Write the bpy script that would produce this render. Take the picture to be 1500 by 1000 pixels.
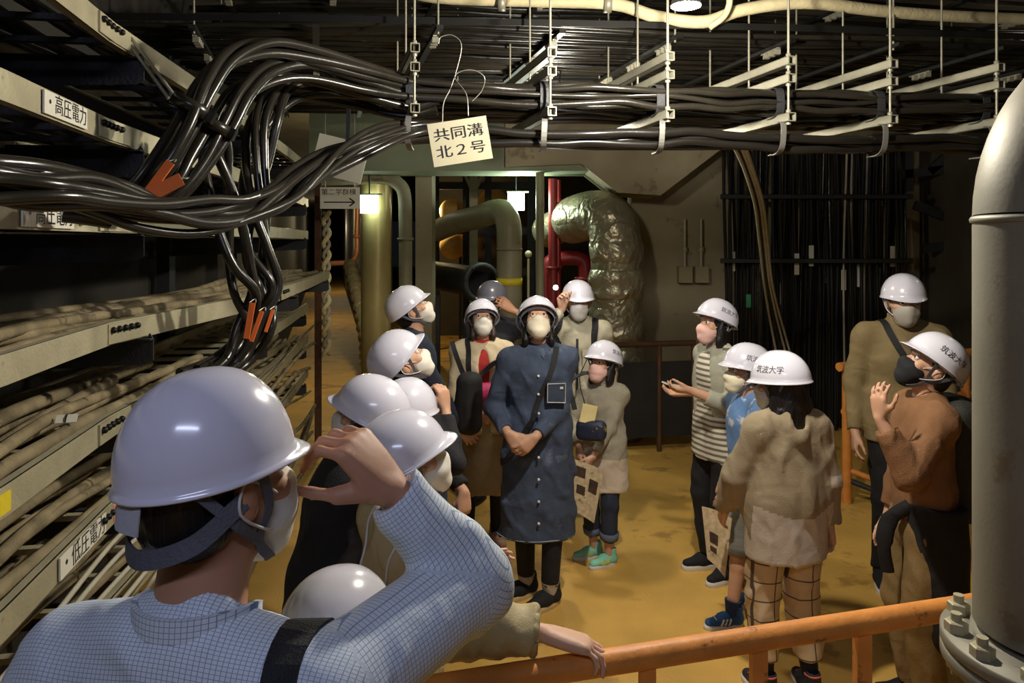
import bpy, math, random
import numpy as np
from mathutils import Matrix, Vector

for _o in list(bpy.data.objects):
    bpy.data.objects.remove(_o)
SC = bpy.context.scene
COL = SC.collection
rng = np.random.default_rng(7)
random.seed(7)
R = math.radians
PI = math.pi

# ------------------------------------------------------------------ camera, world, lights, exposure
FPX, HORIZON, EYE = 1090.0, 355.0, 2.0
cam = bpy.data.objects.new('camera', bpy.data.cameras.new('camera'))
COL.objects.link(cam)
cam.location = (0, 0, EYE)
cam.rotation_euler = (R(90), 0, 0)
cam.data.sensor_width = 36
cam.data.lens = FPX / 1500 * 36
cam.data.shift_y = -(500 - HORIZON) / 1500
cam.data.clip_start = .05
cam.data.clip_end = 120
SC.camera = cam
SC.view_settings.view_transform = 'Standard'
SC.view_settings.look = 'None'
SC.view_settings.gamma = 1
SC.view_settings.use_curve_mapping = False
SC.view_settings.exposure = 0.12
w = bpy.data.worlds.new('tunnel_dark')
SC.world = w
w.use_nodes = True
w.node_tree.nodes['Background'].inputs[0].default_value = (.55, .6, .75, 1)
w.node_tree.nodes['Background'].inputs[1].default_value = .006


def light(name, kind, loc, energy, col=(1, 1, 1), size=.1, aim=None, size_y=None, spot=None):
    d = bpy.data.lights.new(name, kind)
    d.energy = energy
    d.color = col
    if kind == 'AREA':
        d.size = size
        if size_y:
            d.shape = 'RECTANGLE'
            d.size_y = size_y
    else:
        d.shadow_soft_size = size
    if spot:
        d.spot_size = R(spot)
        d.spot_blend = .6
    o = bpy.data.objects.new(name, d)
    COL.objects.link(o)
    o.location = loc
    if aim is not None:
        o.rotation_euler = (Vector(aim) - Vector(loc)).to_track_quat('-Z', 'Y').to_euler()
    return o


LAMP = (.645, 2.76, 2.80)
light('work_lamp_light', 'POINT', LAMP, 135, (1, .93, .80), .05)
LAMP_FILL = (.30, 4.78, 2.735)
light('rear_fill_light', 'POINT', LAMP_FILL, 50, (1, .92, .76), .07)  # added fill to brighten the back group, not a known lamp
light('tunnel_tube_light', 'AREA', (-.2, -.9, 3.3), 17, (.64, .70, 1), 1.2, aim=(-.3, 1.4, 1.2), size_y=.12)
light('junction_fill_light', 'POINT', (4.3, 4.9, 3.2), 12, (1, .9, .72), .1)  # added to light the back of the junction; no lamp body stands here
light('corridor_lamp_light', 'POINT', (-2.1, 10.4, 2.5), 60, (1, .82, .45), .1)
light('corridor_lamp_light', 'POINT', (-4.6, 19, 2.6), 60, (1, .82, .45), .1)
light('corridor_lamp_light', 'POINT', (-7.0, 30, 2.6), 60, (1, .85, .55), .1)
light('plant_lamp_light', 'POINT', (-1.6, 13.6, 2.6), 60, (1, .75, .38), .1)
light('green_lamp_light', 'POINT', (.12, 8.25, 2.45), 26, (.8, 1, .85), .08)

# ------------------------------------------------------------------ helpers


def W(x, y, Y):
    """photo pixel + depth -> world point"""
    return np.array([(x - 750) / FPX * Y, Y, EYE - (y - HORIZON) / FPX * Y])


def lin(c):
    return tuple(((v / 255) / 12.92 if v / 255 <= .04045 else ((v / 255 + .055) / 1.055) ** 2.4) for v in c)


def tag(o, label=None, cat=None, group=None, kind=None):
    if label:
        o['label'] = label
    if cat:
        o['category'] = cat
    if group:
        o['group'] = group
    if kind:
        o['kind'] = kind
    return o


def empty(name, loc=(0, 0, 0), label=None, cat=None, group=None, kind=None, rz=0.0, s=1.0):
    o = bpy.data.objects.new(name, None)
    COL.objects.link(o)
    o.empty_display_size = .1
    o.location = loc
    o.rotation_euler = (0, 0, rz)
    o.scale = (s, s, s)
    return tag(o, label, cat, group, kind)


class MB:
    """collects shapes; build() links them as one mesh object"""

    def __init__(s):
        s.v, s.f, s.sm, s.mi = [], [], [], []

    def add(s, V, F, smooth=False, mi=0):
        b = len(s.v)
        s.v.extend([tuple(map(float, p)) for p in V])
        s.f.extend([tuple(i + b for i in f) for f in F])
        s.sm.extend([smooth] * len(F))
        s.mi.extend([mi] * len(F))
        return s

    def obox(s, c, ax, half, mi=0):
        c = np.array(c, float)
        A = np.array(ax, float)
        V = [c + A[0] * half[0] * i + A[1] * half[1] * j + A[2] * half[2] * k for i in (-1, 1) for j in (-1, 1) for k in (-1, 1)]
        F = [(0, 1, 3, 2), (4, 6, 7, 5), (0, 4, 5, 1), (2, 3, 7, 6), (0, 2, 6, 4), (1, 5, 7, 3)]
        if np.linalg.det(A) < 0:
            F = [f[::-1] for f in F]
        return s.add(V, F, False, mi)

    def box(s, lo, hi, mi=0):
        lo, hi = np.minimum(lo, hi), np.maximum(lo, hi)
        return s.obox((lo + hi) / 2, np.eye(3), (hi - lo) / 2, mi)

    def bar(s, a, b, w_, h_, up=(0, 0, 1), mi=0):
        a, b = np.array(a, float), np.array(b, float)
        d = b - a
        L = np.linalg.norm(d)
        d = d / L
        sd = np.cross(d, up)
        if np.linalg.norm(sd) < 1e-4:
            sd = np.cross(d, (0, 1, 0))
        sd /= np.linalg.norm(sd)
        u = np.cross(sd, d)
        return s.obox((a + b) / 2, (d, sd, u), (L / 2, w_ / 2, h_ / 2), mi)

    def channel(s, a, b, w_, t=.004, up=(0, 0, 1), mi=0):
        """hollow square strut a -> b"""
        a, b = np.array(a, float), np.array(b, float)
        d = (b - a) / np.linalg.norm(b - a)
        sd = np.cross(d, up)
        sd /= np.linalg.norm(sd)
        u = np.cross(sd, d)
        for off, ww, hh in ((u * (w_ / 2 - t / 2), w_, t), (-u * (w_ / 2 - t / 2), w_, t),
                            (sd * (w_ / 2 - t / 2), t, w_), (-sd * (w_ / 2 - t / 2), t, w_)):
            s.bar(a + off, b + off, ww, hh, up, mi)
        return s

    def tube(s, pts, r, n=8, caps=True, mi=0, squash=None):
        P = np.array(pts, float)
        m = len(P)
        rr = np.full(m, r, float) if np.isscalar(r) else np.array(r, float)
        T = np.gradient(P, axis=0)
        T /= np.linalg.norm(T, axis=1)[:, None] + 1e-12
        ref = np.array((0, 0, 1.)) if abs(T[0][2]) < .9 else np.array((0, 1., 0))
        u = ref - T[0] * np.dot(ref, T[0])
        u /= np.linalg.norm(u)
        th = np.arange(n) / n * 2 * PI
        V = np.zeros((m, n, 3))
        for i in range(m):
            u = u - T[i] * np.dot(u, T[i])
            u /= np.linalg.norm(u)
            v = np.cross(T[i], u)
            a_, b_ = (1, 1) if squash is None else squash
            V[i] = P[i] + rr[i] * (np.cos(th)[:, None] * u * a_ + np.sin(th)[:, None] * v * b_)
        F = []
        for i in range(m - 1):
            for j in range(n):
                k = (j + 1) % n
                F.append((i * n + j, i * n + k, (i + 1) * n + k, (i + 1) * n + j))
        s.add(V.reshape(-1, 3), F, True, mi)
        if caps:
            s.add(V[0], [tuple(range(n))[::-1]], False, mi)
            s.add(V[-1], [tuple(range(n))], False, mi)
        return s

    def lathe(s, c, prof, n=24, axis=(0, 0, 1), mi=0, smooth=True):
        """prof: list of (r, h) along axis from c"""
        ax = np.array(axis, float)
        ax /= np.linalg.norm(ax)
        ref = np.array((1., 0, 0)) if abs(ax[0]) < .9 else np.array((0, 1., 0))
        u = np.cross(ax, ref)
        u /= np.linalg.norm(u)
        v = np.cross(ax, u)
        th = np.arange(n) / n * 2 * PI
        ring = np.cos(th)[:, None] * u + np.sin(th)[:, None] * v
        V = np.concatenate([np.array(c) + ring * r + ax * h for r, h in prof])
        F = []
        for i in range(len(prof) - 1):
            for j in range(n):
                k = (j + 1) % n
                F.append((i * n + j, i * n + k, (i + 1) * n + k, (i + 1) * n + j))
        s.add(V, F, smooth, mi)
        if prof[0][0] > 1e-5:
            s.add(V[:n], [tuple(range(n))[::-1]], False, mi)
        if prof[-1][0] > 1e-5:
            s.add(V[-n:], [tuple(range(n))], False, mi)
        return s

    def ribbon(s, pts, side, w_, t, mi=0):
        """flat band through pts, width along the side vectors"""
        P = np.array(pts, float)
        S = np.array(side, float)
        if S.ndim == 1:
            S = np.tile(S, (len(P), 1))
        T = np.gradient(P, axis=0)
        S = S - T * (np.sum(S * T, 1) / np.sum(T * T, 1))[:, None]
        S /= np.linalg.norm(S, axis=1)[:, None]
        N = np.cross(T, S)
        N /= np.linalg.norm(N, axis=1)[:, None]
        q = [P + S * w_ / 2 + N * t / 2, P - S * w_ / 2 + N * t / 2, P - S * w_ / 2 - N * t / 2, P + S * w_ / 2 - N * t / 2]
        V = np.stack(q, 1).reshape(-1, 3)
        F = []
        m = len(P)
        for i in range(m - 1):
            for j in range(4):
                k = (j + 1) % 4
                F.append((i * 4 + j, (i + 1) * 4 + j, (i + 1) * 4 + k, i * 4 + k))
        F.append((0, 1, 2, 3))
        F.append(tuple(4 * (m - 1) + j for j in (3, 2, 1, 0)))
        return s.add(V, F, False, mi)

    def build(s, name, mats, parent=None, **kw):
        me = bpy.data.meshes.new(name)
        me.from_pydata(s.v, [], s.f)
        me.polygons.foreach_set('use_smooth', s.sm)
        if not isinstance(mats, (list, tuple)):
            mats = [mats]
        for m in mats:
            me.materials.append(m)
        if len(mats) > 1:
            me.polygons.foreach_set('material_index', s.mi)
        me.update()
        o = bpy.data.objects.new(name, me)
        COL.objects.link(o)
        if parent is not None:
            o.parent = parent
        return tag(o, **kw)


def spl(pts, n=6):
    """Catmull-Rom through pts"""
    P = np.array(pts, float)
    if len(P) < 3:
        return P
    P = np.vstack([2 * P[0] - P[1], P, 2 * P[-1] - P[-2]])
    out = []
    for i in range(1, len(P) - 2):
        for t in np.arange(n) / n:
            a, b, c, d = P[i - 1:i + 3]
            out.append(.5 * (2 * b + (c - a) * t + (2 * a - 5 * b + 4 * c - d) * t * t + (3 * b - a - 3 * c + d) * t ** 3))
    out.append(P[-2])
    return np.array(out)


def text_mesh(txt, size, extrude=.0):
    """flat glyph triangles of txt, centred: (V, F)"""
    cu = bpy.data.curves.new('lettering', 'FONT')
    cu.body = txt
    cu.size = size
    cu.align_x = 'CENTER'
    cu.align_y = 'CENTER'
    cu.extrude = extrude
    cu.resolution_u = 2
    o = bpy.data.objects.new('lettering', cu)
    COL.objects.link(o)
    bpy.context.view_layer.update()
    me = bpy.data.meshes.new_from_object(o.evaluated_get(bpy.context.evaluated_depsgraph_get()))
    V = np.array([v.co[:] for v in me.vertices]) if len(me.vertices) else np.zeros((0, 3))
    F = [tuple(p.vertices) for p in me.polygons]
    bpy.data.objects.remove(o)
    bpy.data.meshes.remove(me)
    return V, F


# ------------------------------------------------------------------ materials
def nd(nt, kind, loc=(0, 0), **kw):
    n = nt.nodes.new(kind)
    for k, v in kw.items():
        setattr(n, k, v)
    return n


def M(name, col, rough=.6, metal=0.0, var=.18, scale=6.0, bump=.15, bscale=70.0, emit=None, estr=0.0, spots=None, stretch=None, sss=0.0, coat=0.0, trans=0.0, wrinkle=0.0):
    m = bpy.data.materials.new(name)
    m.use_nodes = True
    nt = m.node_tree
    b = nt.nodes['Principled BSDF']
    c = lin(col)
    b.inputs['Roughness'].default_value = rough
    b.inputs['Metallic'].default_value = metal
    if coat:
        b.inputs['Coat Weight'].default_value = coat
        b.inputs['Coat Roughness'].default_value = .12
    if sss:
        b.inputs['Subsurface Weight'].default_value = sss
        b.inputs['Subsurface Radius'].default_value = (.012, .005, .003)
    if trans:
        b.inputs['Transmission Weight'].default_value = trans
    tc = nd(nt, 'ShaderNodeTexCoord')
    src = tc.outputs['Object']
    if stretch:
        mp = nd(nt, 'ShaderNodeMapping')
        mp.inputs['Scale'].default_value = stretch
        nt.links.new(src, mp.inputs[0])
        src = mp.outputs[0]
    no = nd(nt, 'ShaderNodeTexNoise')
    no.inputs['Scale'].default_value = scale
    no.inputs['Detail'].default_value = 5
    nt.links.new(src, no.inputs['Vector'])
    rp = nd(nt, 'ShaderNodeValToRGB')
    rp.color_ramp.elements[0].position = .3
    rp.color_ramp.elements[1].position = .7
    rp.color_ramp.elements[0].color = (*[max(0, v * (1 - var)) for v in c], 1)
    rp.color_ramp.elements[1].color = (*[min(1, v * (1 + var)) for v in c], 1)
    nt.links.new(no.outputs['Fac'], rp.inputs[0])
    out = rp.outputs[0]
    if spots:                      # (colour, scale, threshold)
        n2 = nd(nt, 'ShaderNodeTexNoise')
        n2.inputs['Scale'].default_value = spots[1]
        n2.inputs['Detail'].default_value = 7
        n2.inputs['Roughness'].default_value = .65
        nt.links.new(src, n2.inputs['Vector'])
        r2 = nd(nt, 'ShaderNodeValToRGB')
        r2.color_ramp.elements[0].position = spots[2]
        r2.color_ramp.elements[1].position = spots[2] + .06
        nt.links.new(n2.outputs['Fac'], r2.inputs[0])
        mx = nd(nt, 'ShaderNodeMixRGB')
        nt.links.new(r2.outputs[0], mx.inputs[0])
        nt.links.new(out, mx.inputs[1])
        mx.inputs[2].default_value = (*lin(spots[0]), 1)
        out = mx.outputs[0]
    nt.links.new(out, b.inputs['Base Color'])
    if bump:
        n3 = nd(nt, 'ShaderNodeTexNoise')
        n3.inputs['Scale'].default_value = bscale
        n3.inputs['Detail'].default_value = 4
        nt.links.new(src, n3.inputs['Vector'])
        bp = nd(nt, 'ShaderNodeBump')
        bp.inputs['Strength'].default_value = bump
        bp.inputs['Distance'].default_value = .01
        nt.links.new(n3.outputs['Fac'], bp.inputs['Height'])
        nt.links.new(bp.outputs[0], b.inputs['Normal'])
        if wrinkle:
            n4 = nd(nt, 'ShaderNodeTexNoise')
            n4.inputs['Scale'].default_value = 7
            n4.inputs['Detail'].default_value = 1.5
            n4.inputs['Distortion'].default_value = .9
            nt.links.new(src, n4.inputs['Vector'])
            b4 = nd(nt, 'ShaderNodeBump')
            b4.inputs['Strength'].default_value = wrinkle
            b4.inputs['Distance'].default_value = .04
            nt.links.new(n4.outputs['Fac'], b4.inputs['Height'])
            nt.links.new(bp.outputs[0], b4.inputs['Normal'])
            nt.links.new(b4.outputs[0], b.inputs['Normal'])
    if emit:
        b.inputs['Emission Color'].default_value = (*lin(emit), 1)
        b.inputs['Emission Strength'].default_value = estr
    m['bc'] = 1
    return m


def lines_mat(name, base, line, pitch, width, axes='xz', attr=None, rough=.8, soft=.1, bump=.1):
    """cloth with woven lines: axes of the object (or of the attribute attr) that carry lines"""
    m = M(name, base, rough, var=.08, bump=bump, bscale=300, wrinkle=.25)
    nt = m.node_tree
    b = nt.nodes['Principled BSDF']
    old = b.inputs['Base Color'].links[0].from_socket
    if attr:
        a = nd(nt, 'ShaderNodeAttribute', attribute_name=attr)
        vec = a.outputs['Vector']
    else:
        vec = nd(nt, 'ShaderNodeTexCoord').outputs['Object']
    sp = nd(nt, 'ShaderNodeSeparateXYZ')
    nt.links.new(vec, sp.inputs[0])
    fac = None
    for ch in axes:
        d = nd(nt, 'ShaderNodeMath', operation='DIVIDE')
        nt.links.new(sp.outputs['XYZ'.index(ch.upper())], d.inputs[0])
        d.inputs[1].default_value = pitch
        f = nd(nt, 'ShaderNodeMath', operation='FRACT')
        nt.links.new(d.outputs[0], f.inputs[0])
        l_ = nd(nt, 'ShaderNodeMath', operation='LESS_THAN')
        nt.links.new(f.outputs[0], l_.inputs[0])
        l_.inputs[1].default_value = width
        if fac is None:
            fac = l_.outputs[0]
        else:
            mx_ = nd(nt, 'ShaderNodeMath', operation='MAXIMUM')
            nt.links.new(fac, mx_.inputs[0])
            nt.links.new(l_.outputs[0], mx_.inputs[1])
            fac = mx_.outputs[0]
    mx = nd(nt, 'ShaderNodeMixRGB')
    nt.links.new(fac, mx.inputs[0])
    nt.links.new(old, mx.inputs[1])
    mx.inputs[2].default_value = (*lin(line), 1)
    nt.links.new(mx.outputs[0], b.inputs['Base Color'])
    return m


# ------------------------------------------------------------------ distance fields -> one smooth mesh
class SDF:
    def __init__(s, h):
        s.h, s.ops, s.lo, s.hi = h, [], np.full(3, 1e9), np.full(3, -1e9)
        s.cuts, s.folds = [], None

    def _b(s, lo, hi, grow=True):
        if grow:
            s.lo = np.minimum(s.lo, lo)
            s.hi = np.maximum(s.hi, hi)

    def cone(s, a, b, ra, rb, k=.012, neg=False, vax=None, sq=1.0):
        a, b = np.array(a, float), np.array(b, float)
        m = max(ra, rb)
        lo, hi = np.minimum(a, b) - m, np.maximum(a, b) + m
        s._b(lo, hi, not neg)
        if vax is not None:
            vax = np.array(vax, float)
            vax = vax / np.linalg.norm(vax)
        s.ops.append(('c', lo, hi, k, neg, (a, b, ra, rb, vax, sq)))
        return s

    def ell(s, c, r, A=None, k=.012, neg=False):
        c, r = np.array(c, float), np.array(r, float)
        A = np.eye(3) if A is None else np.array(A, float)
        e = np.abs(A) @ r
        s._b(c - e, c + e, not neg)
        s.ops.append(('e', c - e, c + e, k, neg, (c, r, A)))
        return s

    def rbox(s, c, half, r, A=None, k=.012):
        c, half = np.array(c, float), np.array(half, float)
        A = np.eye(3) if A is None else np.array(A, float)
        e = np.abs(A) @ half
        s._b(c - e, c + e)
        s.ops.append(('b', c - e, c + e, k, False, (c, half, A, r)))
        return s

    def plane(s, p, n):
        """keep the side n points away from"""
        s.cuts.append((np.array(p, float), np.array(n, float) / np.linalg.norm(n)))
        return s

    def mesh(s):
        h = s.h
        lo = s.lo - 3.2 * h
        n = np.ceil((s.hi + 3.2 * h - lo) / h).astype(int) + 1
        ax = [(lo[i] + h * np.arange(n[i])).astype(np.float32) for i in range(3)]
        D = np.full(n, 1.0, np.float32)
        for kind, blo, bhi, k, neg, pr in s.ops:
            pad = k + 3 * h + .012
            i0 = np.clip(np.floor((blo - pad - lo) / h).astype(int), 0, n)
            i1 = np.clip(np.ceil((bhi + pad - lo) / h).astype(int) + 1, 0, n)
            if np.any(i1 <= i0):
                continue
            sl = tuple(slice(i0[i], i1[i]) for i in range(3))
            X = ax[0][sl[0]][:, None, None]
            Y = ax[1][sl[1]][None, :, None]
            Z = ax[2][sl[2]][None, None, :]
            if kind == 'c':
                a, b, ra, rb, vax, sq = pr
                ba = b - a
                L2 = float(ba @ ba) + 1e-12
                qx, qy, qz = X - a[0], Y - a[1], Z - a[2]
                t = np.clip((qx * ba[0] + qy * ba[1] + qz * ba[2]) / L2, 0, 1)
                ex, ey, ez = qx - t * ba[0], qy - t * ba[1], qz - t * ba[2]
                d2 = ex * ex + ey * ey + ez * ez
                if vax is not None:
                    v = ex * vax[0] + ey * vax[1] + ez * vax[2]
                    d2 = d2 + v * v * (1 / sq ** 2 - 1)
                    d = (np.sqrt(d2) - (ra + t * (rb - ra))) * (.5 + .5 * sq)
                else:
                    d = np.sqrt(d2) - (ra + t * (rb - ra))
            elif kind == 'b':
                c, b_, A, r = pr
                q = [np.abs((X - c[0]) * A[0, i] + (Y - c[1]) * A[1, i] + (Z - c[2]) * A[2, i]) - (b_[i] - r) for i in range(3)]
                d = np.sqrt(sum(np.maximum(v_, 0) ** 2 for v_ in q)) + np.minimum(np.maximum(np.maximum(q[0], q[1]), q[2]), 0) - r
            else:
                c, r, A = pr
                q = [(X - c[0]) * A[0, i] + (Y - c[1]) * A[1, i] + (Z - c[2]) * A[2, i] for i in range(3)]
                k0 = np.sqrt(sum((q[i] / r[i]) ** 2 for i in range(3)))
                k1 = np.sqrt(sum((q[i] / r[i] ** 2) ** 2 for i in range(3))) + 1e-6
                d = k0 * (k0 - 1) / k1
            d = d.astype(np.float32)
            O = D[sl]
            if neg:
                d = -d
                hh = np.clip(.5 - .5 * (O - d) / k, 0, 1) if k > 0 else (d > O)
                D[sl] = O + (d - O) * hh + k * hh * (1 - hh)
            else:
                hh = np.clip(.5 + .5 * (O - d) / k, 0, 1) if k > 0 else (d < O)
                D[sl] = O + (d - O) * hh - k * hh * (1 - hh)
        if s.folds:
            amp, freq, seed, aniso = s.folds
            g = np.random.default_rng(seed)
            I = np.nonzero(np.abs(D) < amp * 2 + 2.5 * h)
            P = np.stack([ax[i][I[i]] for i in range(3)], 1)
            acc = np.zeros(len(P), np.float32)
            wv = .35 * np.sin(P[:, [1, 2, 0]] * freq * .45 + g.uniform(0, 6, 3))
            for _ in range(5):
                kv = g.normal(size=3)
                kv /= np.linalg.norm(kv)
                kv = kv * np.array(aniso) * freq * g.uniform(.6, 1.5)
                ph = P @ kv + (wv @ g.uniform(-1, 1, 3)) * 3 + g.uniform(0, 6)
                acc += (1 - 2 * np.abs(np.sin(ph * .5))).astype(np.float32)
            D[I] -= (amp * acc / 3).astype(np.float32)
        for p, nn in s.cuts:
            d = (ax[0] - p[0])[:, None, None] * nn[0] + (ax[1] - p[1])[None, :, None] * nn[1] + (ax[2] - p[2])[None, None, :] * nn[2]
            np.maximum(D, d.astype(np.float32), out=D)
        return surface_nets(D, lo, h)


def surface_nets(D, lo, h):
    ins = D < 0
    c8 = np.zeros(tuple(np.array(D.shape) - 1), np.uint8)
    off = [(i, j, k) for i in (0, 1) for j in (0, 1) for k in (0, 1)]
    nx, ny, nz = D.shape
    for i, j, k in off:
        c8 += ins[i:nx - 1 + i, j:ny - 1 + j, k:nz - 1 + k]
    act = (c8 > 0) & (c8 < 8)
    ids = np.argwhere(act)
    idx = np.full(act.shape, -1, np.int32)
    idx[act] = np.arange(len(ids))
    acc = np.zeros((len(ids), 3))
    cnt = np.zeros(len(ids))
    cv = {o: D[ids[:, 0] + o[0], ids[:, 1] + o[1], ids[:, 2] + o[2]] for o in off}
    for a in off:
        for x in range(3):
            if a[x] == 0:
                b = tuple(1 if i == x else a[i] for i in range(3))
                da, db = cv[a], cv[b]
                m = (da < 0) != (db < 0)
                t = da[m] / (da[m] - db[m])
                p = np.tile(np.array(a, float), (m.sum(), 1))
                p[:, x] = t
                acc[m] += p
                cnt[m] += 1
    V = lo + h * (ids + acc / np.maximum(cnt, 1)[:, None])
    Q = []
    for x in range(3):
        y, z = (x + 1) % 3, (x + 2) % 3
        s0, s1 = [slice(None)] * 3, [slice(None)] * 3
        s0[x], s1[x] = slice(0, -1), slice(1, None)
        A, B = ins[tuple(s0)], ins[tuple(s1)]
        E = np.argwhere(A != B)
        ok = (E[:, y] > 0) & (E[:, z] > 0) & (E[:, y] < D.shape[y] - 1) & (E[:, z] < D.shape[z] - 1)
        E = E[ok]
        fl = A[E[:, 0], E[:, 1], E[:, 2]]
        def cell(dy, dz):
            e = E.copy()
            e[:, y] += dy
            e[:, z] += dz
            return idx[e[:, 0], e[:, 1], e[:, 2]]
        q = np.stack([cell(-1, -1), cell(0, -1), cell(0, 0), cell(-1, 0)], 1)
        q[~fl] = q[~fl][:, ::-1]
        Q.append(q)
    return V, np.concatenate(Q)


def quads(name, V, Q, mats, parent=None, matfn=None, attr=None, **kw):
    me = bpy.data.meshes.new(name)
    n, m = len(V), len(Q)
    me.vertices.add(n)
    me.vertices.foreach_set('co', V.astype(np.float32).ravel())
    me.loops.add(4 * m)
    me.polygons.add(m)
    me.polygons.foreach_set('loop_start', np.arange(0, 4 * m, 4, dtype=np.int32))
    me.polygons.foreach_set('loop_total', np.full(m, 4, np.int32))
    me.loops.foreach_set('vertex_index', Q.astype(np.int32).ravel())
    me.polygons.foreach_set('use_smooth', np.ones(m, bool))
    if not isinstance(mats, (list, tuple)):
        mats = [mats]
    for x in mats:
        me.materials.append(x)
    if matfn is not None:
        c = V[Q].mean(1)
        me.polygons.foreach_set('material_index', matfn(c).astype(np.int32))
    if attr is not None:
        a = me.attributes.new('bonecoord', 'FLOAT_VECTOR', 'POINT')
        a.data.foreach_set('vector', attr(V).astype(np.float32).ravel())
    me.update(calc_edges=True)
    me.validate()
    o = bpy.data.objects.new(name, me)
    COL.objects.link(o)
    if parent is not None:
        o.parent = parent
    return tag(o, **kw)
# allow several blended fields in one SDF: NEW starts another, all are joined at the end
def sdf_mesh(fields, h, kjoin=.012, folds=None, cuts=()):
    lo = np.min([f.lo for f in fields], 0)
    hi = np.max([f.hi for f in fields], 0)
    T = None
    for f in fields:
        f.h, f.lo, f.hi = h, lo, hi
        f.grid_only = True
    Ds = [field_values(f) for f in fields]
    D = Ds[0][0]
    for E, _, _ in Ds[1:]:
        hh = np.clip(.5 + .5 * (E - D) / kjoin, 0, 1)
        D = E + (D - E) * hh - kjoin * hh * (1 - hh)
    ax, lo = Ds[0][1], Ds[0][2]
    if folds:
        apply_folds(D, ax, h, folds)
    return surface_nets(D, lo, h)


def field_values(s):
    keep = {}
    def grab(D, lo, h):
        keep['r'] = (D, [(lo[i] + h * np.arange(D.shape[i])).astype(np.float32) for i in range(3)], lo)
        return None
    global surface_nets
    real = surface_nets
    surface_nets = grab
    try:
        s.mesh()
    finally:
        surface_nets = real
    return keep['r']


def apply_folds(D, ax, h, folds):
    amp, freq, seed, aniso = folds
    g = np.random.default_rng(seed)
    I = np.nonzero(np.abs(D) < amp * 2 + 2.5 * h)
    P = np.stack([ax[i][I[i]] for i in range(3)], 1)
    acc = np.zeros(len(P), np.float32)
    wv = .35 * np.sin(P[:, [1, 2, 0]] * freq * .45 + g.uniform(0, 6, 3))
    for _ in range(5):
        kv = g.normal(size=3)
        kv /= np.linalg.norm(kv)
        kv = kv * np.array(aniso) * freq * g.uniform(.6, 1.5)
        ph = P @ kv + (wv @ g.uniform(-1, 1, 3)) * 3 + g.uniform(0, 6)
        acc += (1 - 2 * np.abs(np.sin(ph * .5))).astype(np.float32)
    D[I] -= (amp * (np.clip(acc, -1.5, 3) / 3 + .18)).astype(np.float32)


def Rx(a):
    a = R(a)
    return np.array([[1, 0, 0], [0, math.cos(a), -math.sin(a)], [0, math.sin(a), math.cos(a)]])


def Ry(a):
    a = R(a)
    return np.array([[math.cos(a), 0, math.sin(a)], [0, 1, 0], [-math.sin(a), 0, math.cos(a)]])


def Rz(a):
    a = R(a)
    return np.array([[math.cos(a), -math.sin(a), 0], [math.sin(a), math.cos(a), 0], [0, 0, 1]])


def unit(v):
    v = np.array(v, float)
    return v / (np.linalg.norm(v) + 1e-12)


def ik(s, w, a, b, pole):
    s, w = np.array(s, float), np.array(w, float)
    d = w - s
    L = np.linalg.norm(d)
    dr = d / L
    if L > .995 * (a + b):
        L = .995 * (a + b)
        w = s + dr * L
    if L < abs(a - b) + .02:
        L = abs(a - b) + .02
        w = s + dr * L
    x = (a * a - b * b + L * L) / (2 * L)
    hgt = math.sqrt(max(a * a - x * x, 0))
    p = np.array(pole, float)
    p = p - dr * (p @ dr)
    return s + dr * x + unit(p) * hgt, w


SKIN = M('skin', (205, 158, 128), .55, var=.08, bump=.05, sss=.15)
SKIN_PALE = M('pale_skin', (216, 172, 145), .55, var=.07, bump=.05, sss=.15)
SKIN_TAN = M('tanned_skin', (190, 138, 106), .55, var=.1, bump=.05, sss=.12)
HAIR = M('black_hair', (22, 18, 17), .38, var=.4, scale=40, bump=.5, bscale=160, stretch=(1, 1, .12))
HAIR_B = M('brown_hair', (52, 37, 28), .4, var=.4, scale=40, bump=.5, bscale=160, stretch=(1, 1, .12))
EYEW = M('eye_white', (225, 220, 214), .25, bump=0)
IRIS = M('dark_iris', (28, 18, 12), .2, bump=0)
SHELL = M('white_helmet_plastic', (226, 224, 236), .22, var=.03, scale=3, bump=.02, bscale=9, coat=.6)
SHELL_G = M('shaded_helmet_plastic', (120, 120, 132), .3, var=.05, bump=0, coat=.4)  # helmet shell darkened in colour for the man standing in shadow
LINER = M('helmet_liner', (190, 192, 200), .8)
STRAP = M('grey_strap', (92, 95, 104), .75, bump=.3, bscale=300)
STRAP_B = M('black_strap', (24, 24, 27), .7, bump=.3, bscale=300)
INK = M('black_print', (26, 24, 34), .5, var=0, bump=0)
MASKW = M('white_mask', (226, 220, 206), .85, bump=.1, bscale=200)
MASKG = M('grey_mask', (172, 166, 156), .85, bump=.1, bscale=200)
MASKP = M('pink_mask', (228, 184, 172), .85, bump=.1, bscale=200)
MASKB = M('black_mask', (22, 22, 24), .85, bump=.1, bscale=200)
THREAD = M('white_thread', (215, 212, 205), .8, bump=0)
HELMET_TEXT = None


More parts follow.
